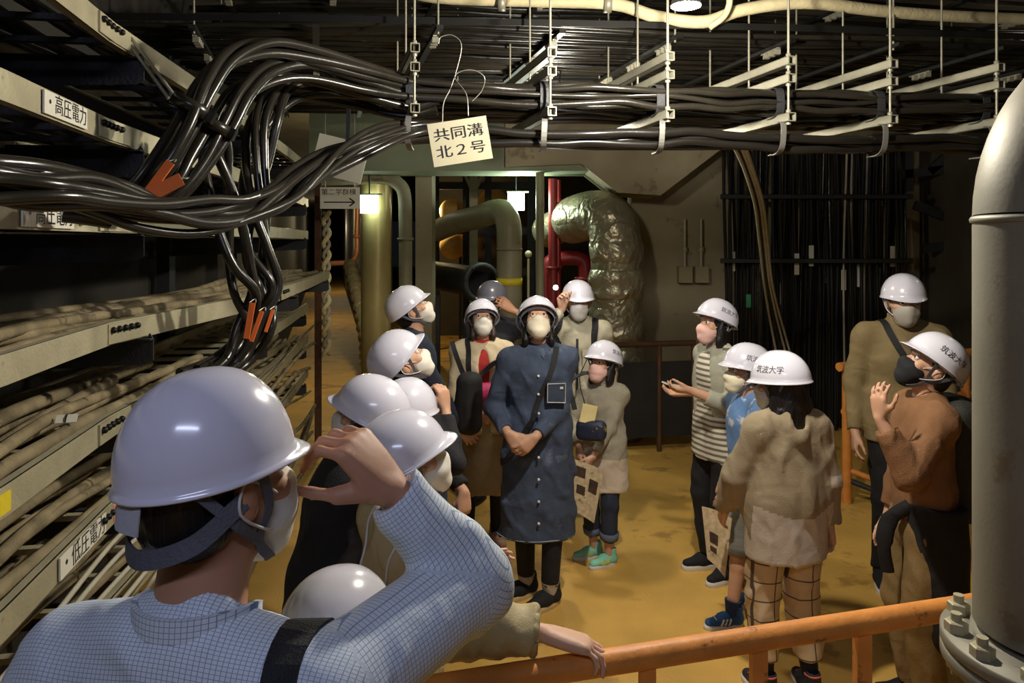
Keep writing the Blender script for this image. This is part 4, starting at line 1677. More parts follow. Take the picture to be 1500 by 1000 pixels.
c0 = W(551, 355, 8.45)
rt = pipe('upright_pipe', [(c0[0], c0[1], 0), (c0[0], c0[1], 2.9)], .17, PIPE_Y, 'fat yellowish upright pipe under the corridor lamp', straight=True, n=32,
          flanges=[((c0[0], c0[1], .05), (0, 0, 1), .22, .03)])
pipe('arch_pipe', PX([(470, 262, 8.25), (530, 260, 8.25), (566, 260, 8.25), (582, 268, 8.25), (592, 284, 8.25), (594, 330, 8.25), (594, 420, 8.25), (594, 617, 8.25)]), .075, PIPE_G, 'grey arched pipe framing the corridor lamp beside the concrete pillar', flanges=[(W(594, 350, 8.25), (0, 0, 1), .09, .03)])
pipe('corridor_pipe', PX([(524, 306, 13), (523, 340, 13), (523, 368, 13), (516, 382, 13), (500, 385, 13), (470, 386, 13)]), .045, M('copper_pink_pipe', (206, 140, 110), .4, .3, bump=.05), 'thin pinkish pipe bending round the corridor mouth', n=10, flanges=[(W(523, 346, 13), (0, 0, 1), .07, .06)])
rt = empty('foil_hose', W(513, 388, 12.9), 'crumpled foil-lagged hose slumping to the corridor floor', 'hose')
mb = MB()
pts = spl([p - np.array(rt.location) for p in PX([(513, 388, 12.9), (521, 420, 12.2), (532, 462, 11.4), (540, 505, 10.7), (543, 545, 10.2), (546, 575, 9.6)])], 10)
rad = [.12 + .02 * math.sin(i * 1.9) + .012 * math.sin(i * 4.3) for i in range(len(pts))]
mb.tube(pts, rad, 14)
mb.build('hose_run', FOIL, rt)

# pipe elbow in the plant opening, with yellow band
pts = PX([(640, 338, 9.2), (668, 326, 8.9), (700, 318, 8.55), (724, 310, 8.25), (738, 312, 8.05), (745, 330, 7.95), (746, 360, 7.92), (746, 430, 7.9)])
pts.append(np.array((pts[-1][0], 7.9, .0)))
rt = pipe('elbow_pipe', pts, .135, PIPE_G, 'grey pipe elbowing down from the plant opening, yellow mark on it', n=24)
for y, hh in ((412, .07), (365, .02)):
    mb = MB()
    c_ = W(746, y, 7.9)
    mb.lathe(c_ - pts[0] - (0, 0, hh / 2), [(.13, 0), (.1385, 0), (.1385, hh), (.13, hh)], 24)
    mb.build('band', YELLOW_T if hh > .05 else PIPE_G, rt, label='worn yellow band' if hh > .05 else None)
# black pipe with open end behind the group
rt = empty('black_duct', W(706, 414, 8.4), 'big black duct with open round end behind the group', 'duct')
ax_ = unit((.45, -.85, -.02))
mb = MB()
mb.lathe(-ax_ * 1.6, [(.18, 0), (.18, 1.5), (.23, 1.5), (.23, 1.6), (.17, 1.6), (.165, .3), (.0001, .3)], 28, ax_)
mb.build('duct_run', PIPE_K, rt)
for k in range(8):
    a = k * PI / 4 + .2
    e = unit(np.cross(ax_, (0, 0, 1)))
    mb = MB()
    mb.lathe(e * .2 * math.cos(a) + np.array((0, 0, .2 * math.sin(a))), [(.014, -.02), (.014, .015)], 6, ax_)
    mb.build('bolt', STEEL_D, rt)
mb = MB()
mb.bar((-.6, .9, -.2), (-.6, .9, -1.55), .08, .08, (0, 1, 0))
mb.build('support_leg', STEEL_D, rt)

# steel frame with glowing-lit tanks far inside
rt = empty('steel_frame', W(665, 355, 12.2) * (1, 1, 0), 'dark steel frame seen against lit tanks in the plant room', 'frame')
o = np.array(rt.location)
for x in (638, 683, 715, 778):
    mb = MB()
    p = W(x, 355, 12.2) - o
    mb.bar((p[0], p[1], 0), (p[0], p[1], 3.4), .11, .11, (0, 1, 0))
    mb.build('post', STEEL_D, rt)
for y in (272, 338, 398):
    mb = MB()
    mb.bar(W(630, y, 12.2) - o, W(800, y, 12.2) - o, .1, .12)
    mb.build('beam', STEEL_D, rt)
p = W(694, 355, 11.6) - o
mb = MB()
mb.bar((p[0], p[1], 0), (p[0], p[1], 3.2), .13, .13, (0, 1, 0))
for sg in (1, -1):
    mb.bar((p[0], p[1], 2.75), (p[0] + sg * .22, p[1], 3.25), .05, .08, (0, 1, 0))
mb.build('column', GALV, rt, label='pale column with splayed brackets')
for x, y, r_, words in ((661, 309, .22, 'upper tank with domed end beside the small bulb'), (663, 360, .24, 'lower tank with domed end'), (692, 361, .18, 'second lower tank, half hidden by the pale column'), (722, 300, .3, 'tank behind the pipe elbow')):
    rt = empty('storage_tank', W(x, y, 13.4), 'orange lit ' + words, 'tank', 'tanks in the plant room')
    mb = MB()
    mb.lathe((0, 0, 0), [(.0001, -.12), (r_ * .5, -.10), (r_ * .85, -.05), (r_, .02), (r_, 1.4)], 28, (0, 1, 0))
    mb.build('tank_shell', TANK_O, rt)
    for sg in (1, -1):
        mb = MB()
        mb.bar((sg * (r_ - .02), .5, 0), (sg * (r_ + .09), .5, 0), .05, .05)
        mb.bar((sg * (r_ + .07), .5, r_ * .3), (sg * (r_ + .07), .5, -rt.location[2]), .05, .08, (0, 1, 0))
        mb.build('stand_leg', STEEL_D, rt)

# red sprinkler pipes, grey riser and a small valve
for x, Y, r_, zt, words in ((810, 8.2, .05, 2.7, 'fatter red riser pipe'), (818, 8.35, .028, 2.7, 'thin red riser pipe just right of the fatter one')):
    c_ = W(x, 355, Y)
    pipe('red_riser', [(c_[0], Y, 0), (c_[0], Y, zt)], r_, PIPE_R, words + ' in the plant opening', n=16, straight=True, flanges=[((c_[0], Y, 1.72), (0, 0, 1), r_ * 1.5, .03)])
pipe('red_elbow', PX([(800, 440, 8.6), (800, 400, 8.6), (806, 384, 8.6), (826, 378, 8.6), (850, 380, 8.6), (858, 396, 8.6), (858, 450, 8.6)]), .085, PIPE_R, 'short red pipe loop low behind the risers', n=18, flanges=[(W(858, 408, 8.6), (0, 0, 1), .13, .04)])
c_ = W(791, 355, 7.9)
pipe('grey_riser', [(c_[0], 7.9, 0), (c_[0], 7.9, 2.8)], .045, PIPE_G, 'pale grey riser pipe left of the red risers', n=16, straight=True)
rt = empty('gauge_valve', W(774, 372, 8.3), 'small white gauge valve on thin stem beside the grey riser', 'valve')
mb = MB()
mb.lathe((0, 0, 0), [(.0001, -.02), (.035, -.02), (.04, 0), (.035, .02), (.0001, .02)], 16, (0, 1, 0))
mb.build('gauge', GALV, rt)
mb = MB()
mb.tube([(0, 0, -.05), (0, 0, -1.85)], .015, 8)
mb.build('stem', GALV, rt)

# the big foil-lagged pipe
pts = PX([(802, 338, 8.9), (826, 328, 8.45), (850, 319, 8.1), (876, 315, 7.85), (894, 324, 7.72), (901, 350, 7.66), (903, 400, 7.66)])
pts.append(np.array((pts[-1][0], 7.66, 0)))
rt = empty('lagged_main', pts[0], 'big silver foil-lagged pipe with elbow beside the plant opening', 'pipe')
o = pts[0]
P_ = spl(np.array(pts) - o, 10)
mb = MB()
rad = [.20 if i < 14 else min(.262, .20 + .03 * (i - 13)) for i in range(len(P_))]
mb.tube(P_, rad, 28)
mb.build('pipe_run', FOIL, rt)
ax_ = unit(pts[2] - pts[1])
mb = MB()
mb.lathe(pts[2] - o - ax_ * .10, [(.2, 0), (.25, 0), (.25, .14), (.2, .14)], 28, ax_)
mb.build('steel_collar', STEEL_D, rt)
for (ya, yb, rr, w_) in ((352, 386, .282, .012), (394, 438, .296, .018), (448, 498, .285, .022), (506, 700, .29, .015)):
    za, zb = W(903, ya, 7.66)[2] - o[2], W(903, yb, 7.66)[2] - o[2]
    zb = max(zb, -o[2])
    S = SDF(.022)
    c_ = pts[-2] - o
    S.cone((c_[0], c_[1], zb + .1), (c_[0], c_[1], za - .1), rr, rr, k=.01)
    S.plane((0, 0, za), (0, 0, 1))
    S.plane((0, 0, zb), (0, 0, -1))
    S.folds = (w_, 24, int(ya), (1, 1, 1))
    V, Q = S.mesh()
    quads('foil_wrap', V, Q, FOIL, rt)

# wall fittings
for x, y in ((1003, 402), (1027, 402)):
    rt = empty('switch_box', W(x, y, 8.33), 'small pale switch box on the back wall, ' + ('the one nearer the lagged pipe' if x < 1010 else 'the one nearer the cable curtain'), 'switch box')
    mb = MB()
    mb.box((-.075, -.05, -.09), (.075, .06, .09))
    mb.build('box_body', CONC, rt)
    mb = MB()
    mb.tube([(0, 0, .09), (0, 0, .62)], .018, 8)
    mb.lathe((0, 0, .25), [(.018, 0), (.03, 0), (.03, .06), (.018, .06)], 10)
    mb.build('conduit', GALV, rt)

# curtain of upright cables on the back wall
CABLE_CU = M('shaded_cable_sheath', (12, 11, 10), .7, var=.2, bump=0)  # shade over the curtain put into a darker copy of the black sheath
crng = np.random.default_rng(11)
for k in range(70):
    x = 1062 + 270 * ((k + .5) / 70) + crng.uniform(-1.5, 1.5)
    Y = 7.9 + crng.uniform(-.05, .15)
    r_ = crng.uniform(.011, .021)
    p = W(x, 355, Y)
    zt = 3.0
    ph = crng.uniform(0, 6)
    pts = [(p[0] + .02 * math.sin(z * 1.7 + ph), p[1] + .02 * math.sin(z * 2.3 + ph), z) for z in np.linspace(zt, .02, 7)]
    mb = MB()
    mb.tube(spl(pts, 3), r_, 6)
    m_ = CABLE_CU if crng.random() < .86 else (CABLE_K if crng.random() < .7 else CABLE_W)
    o = tag(mb.build('cable', m_), 'upright black cable in the curtain of cables down the dark back wall' if m_ is not CABLE_W else 'upright pale cable in the curtain of cables down the dark back wall', 'cable', 'curtain of upright cables' if m_ is not CABLE_W else 'pale cables in the curtain')
    if k % 6 == 2:
        mb = MB()
        zt = crng.uniform(1.3, 1.8)
        mb.box((p[0] - .02, p[1] - .035, zt), (p[0] + .03, p[1] - .028, zt + crng.uniform(.12, .25)))
        mb.build('cable_label', CARD if k != 8 else M('green_label', (60, 150, 100), .6, bump=0), o)
for y, words in ((288, 'upper'), (382, 'lower')):
    mb = MB()
    p0, p1_ = W(1056, y, 7.8), W(1336, y, 7.8)
    mb.channel(p0, p1_, .05, .005)
    tag(mb.build('support_rail', STEEL_D), f'{words} horizontal strut across the curtain of cables', 'strut')
# pale cables dropping from the fourth hanger
for k in range(4):
    mb = MB()
    mb.tube(spl(PX([(1062 + k * 5, 206, 3.72), (1076 + k * 5, 216, 3.9), (1092 + k * 4, 252, 4.6), (1106 + k * 4, 300, 5.4), (1112 + k * 4, 350, 6.2), (1120 + k * 4, 420, 7.0), (1132 + k * 6, 490, 7.6), (1146 + k * 8, 560, 7.6)]), 6), .012, 7)
    tag(mb.build('cable', CABLE_W if k != 1 else CABLE_K), 'cable curving down from the fourth hanger to the cable curtain', 'cable', 'cables curving down to the curtain')
# bracket on the lit wall patch at the far side
rt = empty('wall_bracket', W(1370, 250, 7.9), 'dark steel bracket on the back wall above the tall man', 'bracket')
o = np.array(rt.location)
for (a_, b_) in (((1318, 256), (1406, 246)), ((1360, 252), (1424, 196)), ((1330, 196), (1330, 280)), ((1340, 300), (1440, 340)), ((1350, 365), (1440, 352))):
    mb = MB()
    mb.bar(W(*a_, 7.95) - o, W(*b_, 7.95) - o, .09, .06, (0, 1, 0))
    mb.build('bracket_bar', STEEL_D, rt)

# ------------------------------------------------------------------ barriers
ORANGE = M('chipped_orange_paint', (220, 142, 66), .5, var=.16, scale=10, bump=.2, bscale=50, spots=((120, 72, 40), 11, .60))
def rail_y(X):
    return 1.72 + .245 * X
rt = empty('orange_railing', (.3, rail_y(.3), 0), 'chipped orange pipe railing across the front, under the resting hand', 'railing')
o = np.array(rt.location)
mb = MB()
mb.tube([np.array((x, rail_y(x), 1.0 + .012 * (x - .3))) - o for x in np.linspace(-1.0, 1.62, 12)], .03, 14)
mb.build('top_rail', ORANGE, rt)
mb = MB()
mb.tube([np.array((x, rail_y(x), .45)) - o for x in np.linspace(-1.0, 1.62, 6)], .022, 10)
mb.build('lower_rail', ORANGE, rt)
for px_ in (700, 948, 1111, 1263, 1440):
    k = (px_ - 750) / FPX
    Y = 1.72 / (1 - .245 * k)
    mb = MB()
    mb.bar(np.array((k * Y, Y, 0)) - o, np.array((k * Y, Y, .985)) - o, .038, .03, (0, 1, 0))
    mb.build('post', ORANGE, rt)

rt = empty('orange_barrier', W(1241, 355, 5.7) * (1, 1, 0), 'orange pipe barrier behind the tall man in tan', 'barrier')
o = np.array(rt.location)
B0, B1 = W(1236, 355, 5.7), W(1440, 355, 6.4)
at_ = lambda t, z: np.array((B0[0] + (B1[0] - B0[0]) * t, B0[1] + (B1[1] - B0[1]) * t, z)) - o
mb = MB()
mb.tube([at_(-.03, 1.05), at_(1.15, 1.07)], .035, 10)
mb.build('top_rail', ORANGE, rt)
mb = MB()
mb.tube([at_(0, .70), at_(1.15, .72)], .03, 10)
mb.build('middle_rail', ORANGE, rt)
for t in (.02, .86, 1.12):
    mb = MB()
    mb.tube([at_(t, 0), at_(t, 1.05)], .036, 10)
    mb.build('post', ORANGE, rt)
for z in (.18, .10):
    mb = MB()
    mb.tube([at_(.02, z + .08), at_(.02, z - .08) + (.5, -.25, 0)], .022, 8)
    mb.build('foot_brace', ORANGE if z > .15 else STEEL_D, rt)
BROWN_P = M('dark_brown_paint', (84, 56, 34), .6, var=.25, bump=.2)
rt = empty('brown_barrier', W(905, 355, 7.05) * (1, 1, 0), 'dark brown panelled barrier in front of the lagged pipe', 'barrier')
o = np.array(rt.location)
B0, B1 = W(903, 355, 7.05), W(1016, 355, 7.2)
mb = MB()
mb.tube([at_(-.02, 1.03), at_(1.02, 1.03)], .028, 10)
mb.build('top_rail', BROWN_P, rt)
for t in (0, .55, 1):
    mb = MB()
    mb.tube([at_(t, 0), at_(t, 1.03)], .024, 8)
    mb.build('post', BROWN_P, rt)
mb = MB()
c_, d_ = at_(.5, .5), unit(B1 - B0)
mb.obox(c_, (d_, np.array((-d_[1], d_[0], 0)), (0, 0, 1)), (np.linalg.norm(B1 - B0) / 2 - .03, .008, .36))
mb.build('panel', PIPE_K, rt)

# ------------------------------------------------------------------ the big grey pipe at the side
PIPE_GAL = M('weathered_grey_pipe', (132, 127, 110), .55, .2, var=.1, scale=4, bump=.05, bscale=90, spots=((120, 108, 84), 5, .6))
pr = .17
cx, cy = W(1433, 355, 1.66)[0] + pr * 1.09, 1.66
rt = empty('grey_pipe', (cx, cy, 0), 'fat weathered grey pipe with bolted flange and elbow, standing before everything at the side', 'pipe')
zf, ze = 1.10, 2.055
mb = MB()
mb.tube([(0, 0, zf + .03), (0, 0, 1.4), (0, 0, 1.75), (0, 0, ze)], pr, 48, True)
mb.build('pipe_run', PIPE_GAL, rt)
mb = MB()
Rc = .30
dirh = unit((.95, .3, 0))
mb.tube([dirh * Rc * (1 - math.cos(a)) + np.array((0, 0, ze + Rc * math.sin(a))) for a in np.linspace(0, PI / 2, 14)] + [dirh * (Rc + .5) + np.array((0, 0, ze + Rc))], pr, 48, True)
mb.build('elbow', PIPE_GAL, rt)
mb = MB()
mb.lathe((0, 0, ze - .006), [(pr * .98, -.006), (pr + .0045, -.003), (pr + .006, .004), (pr + .003, .01), (pr * .98, .013)], 48)
mb.build('weld_seam', PIPE_GAL, rt)
for z in (zf, zf - .034):
    mb = MB()
    mb.lathe((0, 0, z - .03), [(pr * .8, 0), (pr + .063, 0), (pr + .066, .004), (pr + .066, .026), (pr + .062, .03), (pr + .004, .030), (pr + .004, .045) if z == zf else (pr + .004, .0301), (pr * .8, .045)], 64)
    mb.build('flange', PIPE_GAL, rt)
for k in range(12):
    a = k * PI / 6 + .2
    mb = MB()
    c_ = np.array((math.cos(a), math.sin(a), 0)) * (pr + .036)
    mb.lathe(c_ + (0, 0, zf - .10), [(.012, 0), (.012, .142)], 10)
    mb.lathe(c_ + (0, 0, zf), [(.025, 0), (.025, .022), (.021, .025)], 6, smooth=False)
    mb.lathe(c_ + (0, 0, zf - .085), [(.020, 0), (.020, .016)], 6, smooth=False)
    mb.build('bolt', GALV, rt)
mb = MB()
mb.tube([(0, 0, 0), (0, 0, zf - .06)], pr, 32)
mb.build('lower_pipe', PIPE_GAL, rt)
# ------------------------------------------------------------------ people
def cloth(name, col, var=.12, rough=.85, scale=9, bump=.35, bscale=220, wrinkle=.4):
    return M(name, col, rough, var=var, scale=scale, bump=bump, bscale=bscale, wrinkle=wrinkle)


def X_(px, Y):
    return (px - 750) / FPX * Y


SOLE_W = M('white_rubber', (215, 210, 200), .6, var=.06, bump=.1)
SOLE_B = M('black_rubber', (28, 27, 27), .6, bump=.1)
SOLE_T = M('tan_rubber', (196, 170, 120), .6, bump=.1)
BLACKC = cloth('black_cloth', (24, 24, 28), .25)
NAVY = cloth('navy_cloth', (38, 44, 60), .2)

# --- man in the check shirt, hand on the peak of his helmet
CHECK = lines_mat('checked_shirt_cloth', (222, 230, 236), (140, 160, 190), .0068, .14, 'xy', attr='bonecoord', rough=.75)
p1 = person('man in white checked shirt seen from behind, gripping the peak of his helmet', (-.452, .92), 12, 1.03, lean=12, head=(5, 20, -2), neck=.05, h=.006,
            arms={'R': dict(w=W(578, 722, 1.17), e=W(688, 852, 1.20), pole=(1, .3, -.55), f=(-.66, .0, .75), n=(-.7, .35, -.55), curl=((40, 48, 25), (42, 52, 26), (40, 54, 26), (36, 54, 26)), thumb=(.45, .6, .6), spread=1.2, tcurl=16, hs=1.08),
                  'L': dict(l=(-.34, .10, .93))}, skin=SKIN_TAN, legs_bare=False)


def p1_coord(V):
    out = np.stack([V[:, 0], V[:, 2] + V[:, 1], V[:, 1] * 0], 1)
    best = np.full(len(V), .115)
    for sd in 'RL':
        for a, b in ((p1.sh[sd], p1.el[sd]), (p1.el[sd], p1.wr[sd])):
            d = b - a
            L = np.linalg.norm(d)
            d = d / L
            q = V - a
            t = q @ d
            tt = np.clip(t, -.01 if a is p1.sh[sd] else -.05, L)
            r = np.linalg.norm(q - tt[:, None] * d, axis=1)
            if a is p1.sh[sd]:
                r = np.where(t < .035, 9, r)
            m = r < best
            best = np.where(m, r, best)
            e = unit(np.cross(d, (0, 1, 0)))
            out[m, 0] = (q @ e)[m]
            out[m, 1] = t[m]
    return out


g1 = top(p1, CHECK, 'checked_shirt', t=.022, hem=.76, sleeve=.985, cuff=.047, upper=.072, elbow=.066, collar=.036, neckdrop=-.012, folds=(.0045, 30, 3), attr=p1_coord, h=.0065)
cm = MB()
ax1 = p1.Rt @ unit((0, -.12, 1))
cc = p1.N + p1.Rt @ (0, -.012, .022)
ring = [cc + p1.Rt @ (.079 * math.cos(a), .076 * math.sin(a), -.035 * max(0, math.sin(a)) ** 2 + .004 * math.cos(2 * a)) for a in np.linspace(R(100), R(440), 40)]
ring = np.array(ring)
cm.ribbon(ring, ax1, .046, .007)
cm.build('collar', lines_mat('checked_collar_cloth', (222, 230, 236), (140, 160, 190), .0068, .14, 'xz', rough=.75), p1.root)
bottoms(p1, cloth('charcoal_trousers', (50, 50, 56)), h=.014)
shoes(p1, BLACKC, SOLE_B)
hair(p1)
helmet(p1, tilt=2, text=False, big=.895, turn=12, tall=1.13)
mask(p1)
# back of the helmet cradle: nape strap and its white tab
nb = MB()
nb.ribbon(spl([p1.hp(-.088, -.02, -.005), p1.hp(-.068, -.085, -.04), p1.hp(0, -.118, -.056), p1.hp(.068, -.085, -.04), p1.hp(.088, -.02, -.005)], 6), p1.Rh @ (0, .2, 1), .024, .003)
nb.build('nape_strap', STRAP, p1.root)
nb = MB()
nb.ribbon(spl([p1.hp(-.06, -.1, .004), p1.hp(-.025, -.122, -.002), p1.hp(.02, -.122, -.004)], 4), p1.Rh @ (0, .2, 1), .035, .002)
nb.build('size_tab', LINER, p1.root, label='white paper tab under the helmet rim')
# shoulder strap
P = p1
band(P, [P.N + P.Rt @ q for q in ((.172, -.16, -.42), (.170, -.17, -.2), (.160, -.13, -.065), (.150, -.005, .04), (.15, .10, -.07), (.15, .15, -.3))], .046, .004, STRAP_B, 'shoulder_strap', on=g1, label='wide black shoulder strap')

# --- child under the arm of the check-shirted man
p2 = person('child in dark teal whose white helmet shows below the forearm of the check-shirted man', (X_(468, 1.5), 1.47), 25, .745, 1.14, 'f', lean=3, head=(-10, 0, 0), h=.0085, skin=SKIN_PALE)
top(p2, cloth('teal_cloth', (28, 48, 54)), 'teal_jacket', t=.024, hem=.74, sleeve=.95, collar=.03, h=.012)
bottoms(p2, BLACKC, h=.016)
shoes(p2, BLACKC, SOLE_W)
hair(p2, style='bob')
helmet(p2, text=False)
mask(p2)

# --- person in the olive beige jacket with white piping, hand on the rail
BEIGE = cloth('olive_beige_nylon', (184, 166, 122), .08, .6, bump=.2)
p3 = person('person in olive beige jacket with white piping, hand on the near orange rail', (X_(566, 2.1), 2.1), 48, .865, 1.05, 'f', lean=11, head=(26, 26, 0), h=.0075,
            arms={'R': dict(w=(.078, 1.775, 1.068), e=(-.13, 1.79, 1.085), f=(.9, -.10, -.22), n=(-.2, -.15, -1), curl=((12, 34, 24), (14, 38, 28), (18, 40, 30), (22, 42, 30)), thumb=(.75, .6, .3), hs=1.38),
                  'L': dict(w=(-.12, 2.42, .95))}, skin=SKIN_PALE)
g3 = top(p3, BEIGE, 'nylon_jacket', t=.03, hem=.72, sleeve=.93, cuff=.064, upper=.095, elbow=.095, collar=.03, folds=(.009, 30, 12), h=.0095)
cm = MB()
e, dr, _ = pathpt(p3, 'R', .95)
uu = unit(np.cross(dr, (0, 0, 1)))
vv = np.cross(dr, uu)
cm.tube([e + (uu * math.cos(a) + vv * math.sin(a)) * .049 * (1 + .06 * math.sin(9 * a)) for a in np.linspace(0, 2 * PI, 41)], .014, 8, False)
cm.build('gathered_cuff', BEIGE, p3.root)
for px_ in (-.10, .10):
    mb = MB()
    pp, _ = snap(g3, spl([p3.N + p3.Rt @ (px_ * .7, -.2, -.44), p3.N + p3.Rt @ (px_ * .9, -.2, -.25), p3.N + p3.Rt @ (px_, -.17, -.12), p3.N + p3.Rt @ (px_ * .9, -.09, -.0)], 6), .001)
    mb.tube(pp, .004, 5)
    mb.build('piping', THREAD, p3.root)
bottoms(p3, BLACKC, h=.016)
shoes(p3, BLACKC, SOLE_B)
hair(p3, style='short')
helmet(p3, text=False, big=1.06)
mask(p3)

# --- the two whose helmets overlap
p4 = person('person in black facing the trays, white helmet overlapping another helmet just behind', (X_(486, 2.5), 2.52), -82, .90, 1.0, 'f', lean=-15, fat=1.3, head=(22, 0, 0), h=.010,
            arms={'R': dict()})
top(p4, BLACKC, 'black_coat', t=.04, hem=.5, hemr=.2, h=.013)
bottoms(p4, BLACKC, h=.016)
shoes(p4, BLACKC, SOLE_B)
hair(p4, style='long')
helmet(p4, text=False, tilt=4)
mask(p4)
p5 = person('person in dark coat whose white helmet peeks out behind the tilted helmet', (X_(590, 2.85), 2.85), 25, .842, 1.02, 'f', h=.011)
top(p5, NAVY, 'dark_coat', hem=.6, h=.014)
bottoms(p5, BLACKC, h=.018)
shoes(p5, BLACKC, SOLE_B)
hair(p5, style='bob')
helmet(p5, text=False)
mask(p5)

# --- woman in black, hand at her chin
p6 = person('woman in black coat with white helmet tipped back, hand raised to her chin', (X_(603, 3.35), 3.3), 70, .935, 1.0, 'f', head=(40, 0, 0), h=.008,
            arms={'R': dict(w=W(652, 600, 3.2), pole=(.6, -.6, -1), f=(-.15, .1, 1), n=(-.6, .5, .1), curl=(35, 55, 40), thumb=(.5, .8, .2)),
                  'L': dict(w=W(694, 742, 3.25), pole=(-1, .3, -.3), f=(0, -.1, -1), n=(-.5, .8, 0), curl=(35, 50, 35))})
top(p6, BLACKC, 'black_coat', t=.022, hem=.55, sleeve=.93, collar=.02, folds=(.006, 24, 21))
bottoms(p6, BLACKC, h=.016)
shoes(p6, BLACKC, SOLE_B)
hair(p6, style='short')
helmet(p6, text=False, tilt=10)
mask(p6, MASKW)

# --- man in navy looking up to the side
p7 = person('man in navy jacket with white helmet, looking up beside the corridor', (X_(608, 4.6), 4.6), 76, 1.005, 1.0, 'm', head=(34, 0, 0), h=.009, skin=SKIN,
            arms={'R': dict(w=W(690, 650, 4.5), pole=(-.3, -.2, -1))})
top(p7, NAVY, 'navy_jacket', t=.02, hem=.74, sleeve=.97, collar=.03, folds=(.006, 24, 31))
bottoms(p7, BLACKC, h=.016)
shoes(p7, BLACKC, SOLE_B)
hair(p7)
helmet(p7, text=False, tilt=4)
mask(p7)

# --- woman with red shirt under a beige jacket
p8 = person('woman in beige jacket over red shirt, looking up, white helmet and white mask', (X_(706, 4.9), 4.95), 172, .935, 1.0, 'f', head=(30, 0, 0), h=.009,
            arms={'L': dict(w=W(735, 600, 4.75), pole=(.6, .2, -1), f=(-.7, -.3, -.3), n=(0, 1, 0)), 'R': dict(w=W(690, 612, 4.75), pole=(-.5, .3, -1), f=(.8, -.3, 0), n=(0, 1, 0))})
REDC = cloth('red_cloth', (176, 44, 40))
g8 = top(p8, cloth('cream_cloth', (214, 196, 160), .08), 'beige_jacket', t=.022, hem=.80, collar=.03, sleeve=.95, folds=(.006, 26, 41), openv=.045)
top(p8, REDC, 'red_shirt', t=.006, hem=.80, arms='', folds=None, h=.012, label='red shirt showing in the open jacket')
band(p8, [p8.N + q for q in ((.10, -.10, -.15), (.105, -.06, .0), (.11, .06, .0), (.12, .15, -.12), (.13, .16, -.34))], .035, .004, STRAP_B, 'bag_strap', on=g8)
S = SDF(.013)
S.cone((0, 0, .95), (0, 0, .36), .17, .20, k=.02, vax=(0, 1, 0), sq=.75)
S.plane((0, 0, .38), (0, 0, -1))
S.folds = (.008, 22, 8, (1, 1, .3))
V, Q = S.mesh()
quads('skirt', V, Q, cloth('khaki_skirt', (150, 134, 100), .1), p8.root)
socks(p8, BLACKC, .36)
shoes(p8, cloth('dusty_pink_canvas', (196, 160, 140), .1), SOLE_W, lace=M('pink_lace', (205, 60, 80), .7, bump=0))
hair(p8, HAIR_B, 'bob')
helmet(p8, text=False, tilt=6)
mask(p8)

# --- man in the shade behind
p9 = person('man in dark clothes in the shade, hand lifted to his grey helmet', (X_(722, 5.75), 5.75), 196, .985, 1.0, 'm', head=(2, 0, 0), h=.010,
            arms={'L': dict(w=W(752, 455, 5.55), pole=(1, .2, -.8), f=(-.8, -.1, .55), n=(-.2, .9, -.3), curl=(18, 25, 18))}, skin=SKIN_TAN)
top(p9, cloth('dark_grey_cloth', (44, 44, 50)), 'dark_shirt', hem=.76, sleeve=.45, elbow=.06, h=.012)
bottoms(p9, BLACKC, h=.018)
shoes(p9, BLACKC, SOLE_B)
hair(p9)
helmet(p9, text=False, mat=SHELL_G)
mask(p9, MASKG)

# --- woman in the denim shirt dress
DENIM = M('denim_cloth', (62, 73, 94), .85, var=.28, scale=14, bump=.5, bscale=260, spots=((96, 108, 128), 4, .56), wrinkle=.3)
DENIM_D = M('dark_denim_cloth', (40, 48, 66), .85, var=.2, bump=.5, bscale=260)
p10 = person('woman in long denim shirt dress, hands clasped, looking up', (X_(788, 4.13), 4.15), 176, .985, 1.0, 'f', head=(38, 2, 0), h=.008,
             arms={'R': dict(w=W(744, 634, 3.93), pole=(-.6, .8, -.6), f=(.62, -.28, -.75), n=(.3, .95, 0), curl=(22, 32, 24), thumb=(.6, .75, .3)),
                   'L': dict(w=W(784, 640, 3.91), pole=(.6, .8, -.6), f=(-.72, -.2, -.62), n=(-.3, .95, 0), curl=(22, 30, 22), thumb=(.6, .75, .3))},
             feet={'R': (.06, -.07, 62), 'L': (-.06, .06, 56)}, fat=1.0)
g10 = top(p10, [DENIM, DENIM_D], 'shirt_dress', t=.022, hem=.385, hemr=.188, sleeve=.95, cuff=.044, upper=.064, elbow=.056, collar=.05, folds=(.009, 24, 51), waist=.148, sq=.74, h=.0085,
    matfn=lambda c: ((np.sin(c[:, 2] * 60) * .0 + c[:, 2]) < -1).astype(int))
bp = MB()
hem_pts = [(.200 * math.cos(t_), .149 * math.sin(t_), .392) for t_ in np.linspace(0, 2 * PI, 33)]
hem_pts, _ = snap(g10, [(x * 1.3, y * 1.3, .398) for x, y, _ in hem_pts], .0)
bp.tube(hem_pts, .0035, 5, False)
bp.build('hem_stitching', M('pale_thread', (150, 160, 175), .8, bump=0), p10.root)
pk = MB()
pc = p10.N + (-.085, .148, -.22)
px2, pz2 = np.array((1, .12, 0)), np.array((0, .12, 1))
pk.obox(pc + (0, .006, 0), (px2, (0, 1, 0), pz2), (.053, .010, .058))
po = pk.build('chest_pocket', DENIM, p10.root)
pk = MB()
for a_, b_ in (((-.05, .052), (.05, .052)), ((.05, .052), (.05, -.05)), ((.05, -.05), (-.05, -.056)), ((-.05, -.056), (-.05, .052))):
    pk.tube([pc + px2 * a_[0] + pz2 * a_[1] + (0, .017, 0), pc + px2 * b_[0] + pz2 * b_[1] + (0, .017, 0)], .0022, 5)
pk.obox(pc + (-.028, .018, .028), np.eye(3), (.009, .002, .006))
pk.build('pocket_stitching', THREAD, po)
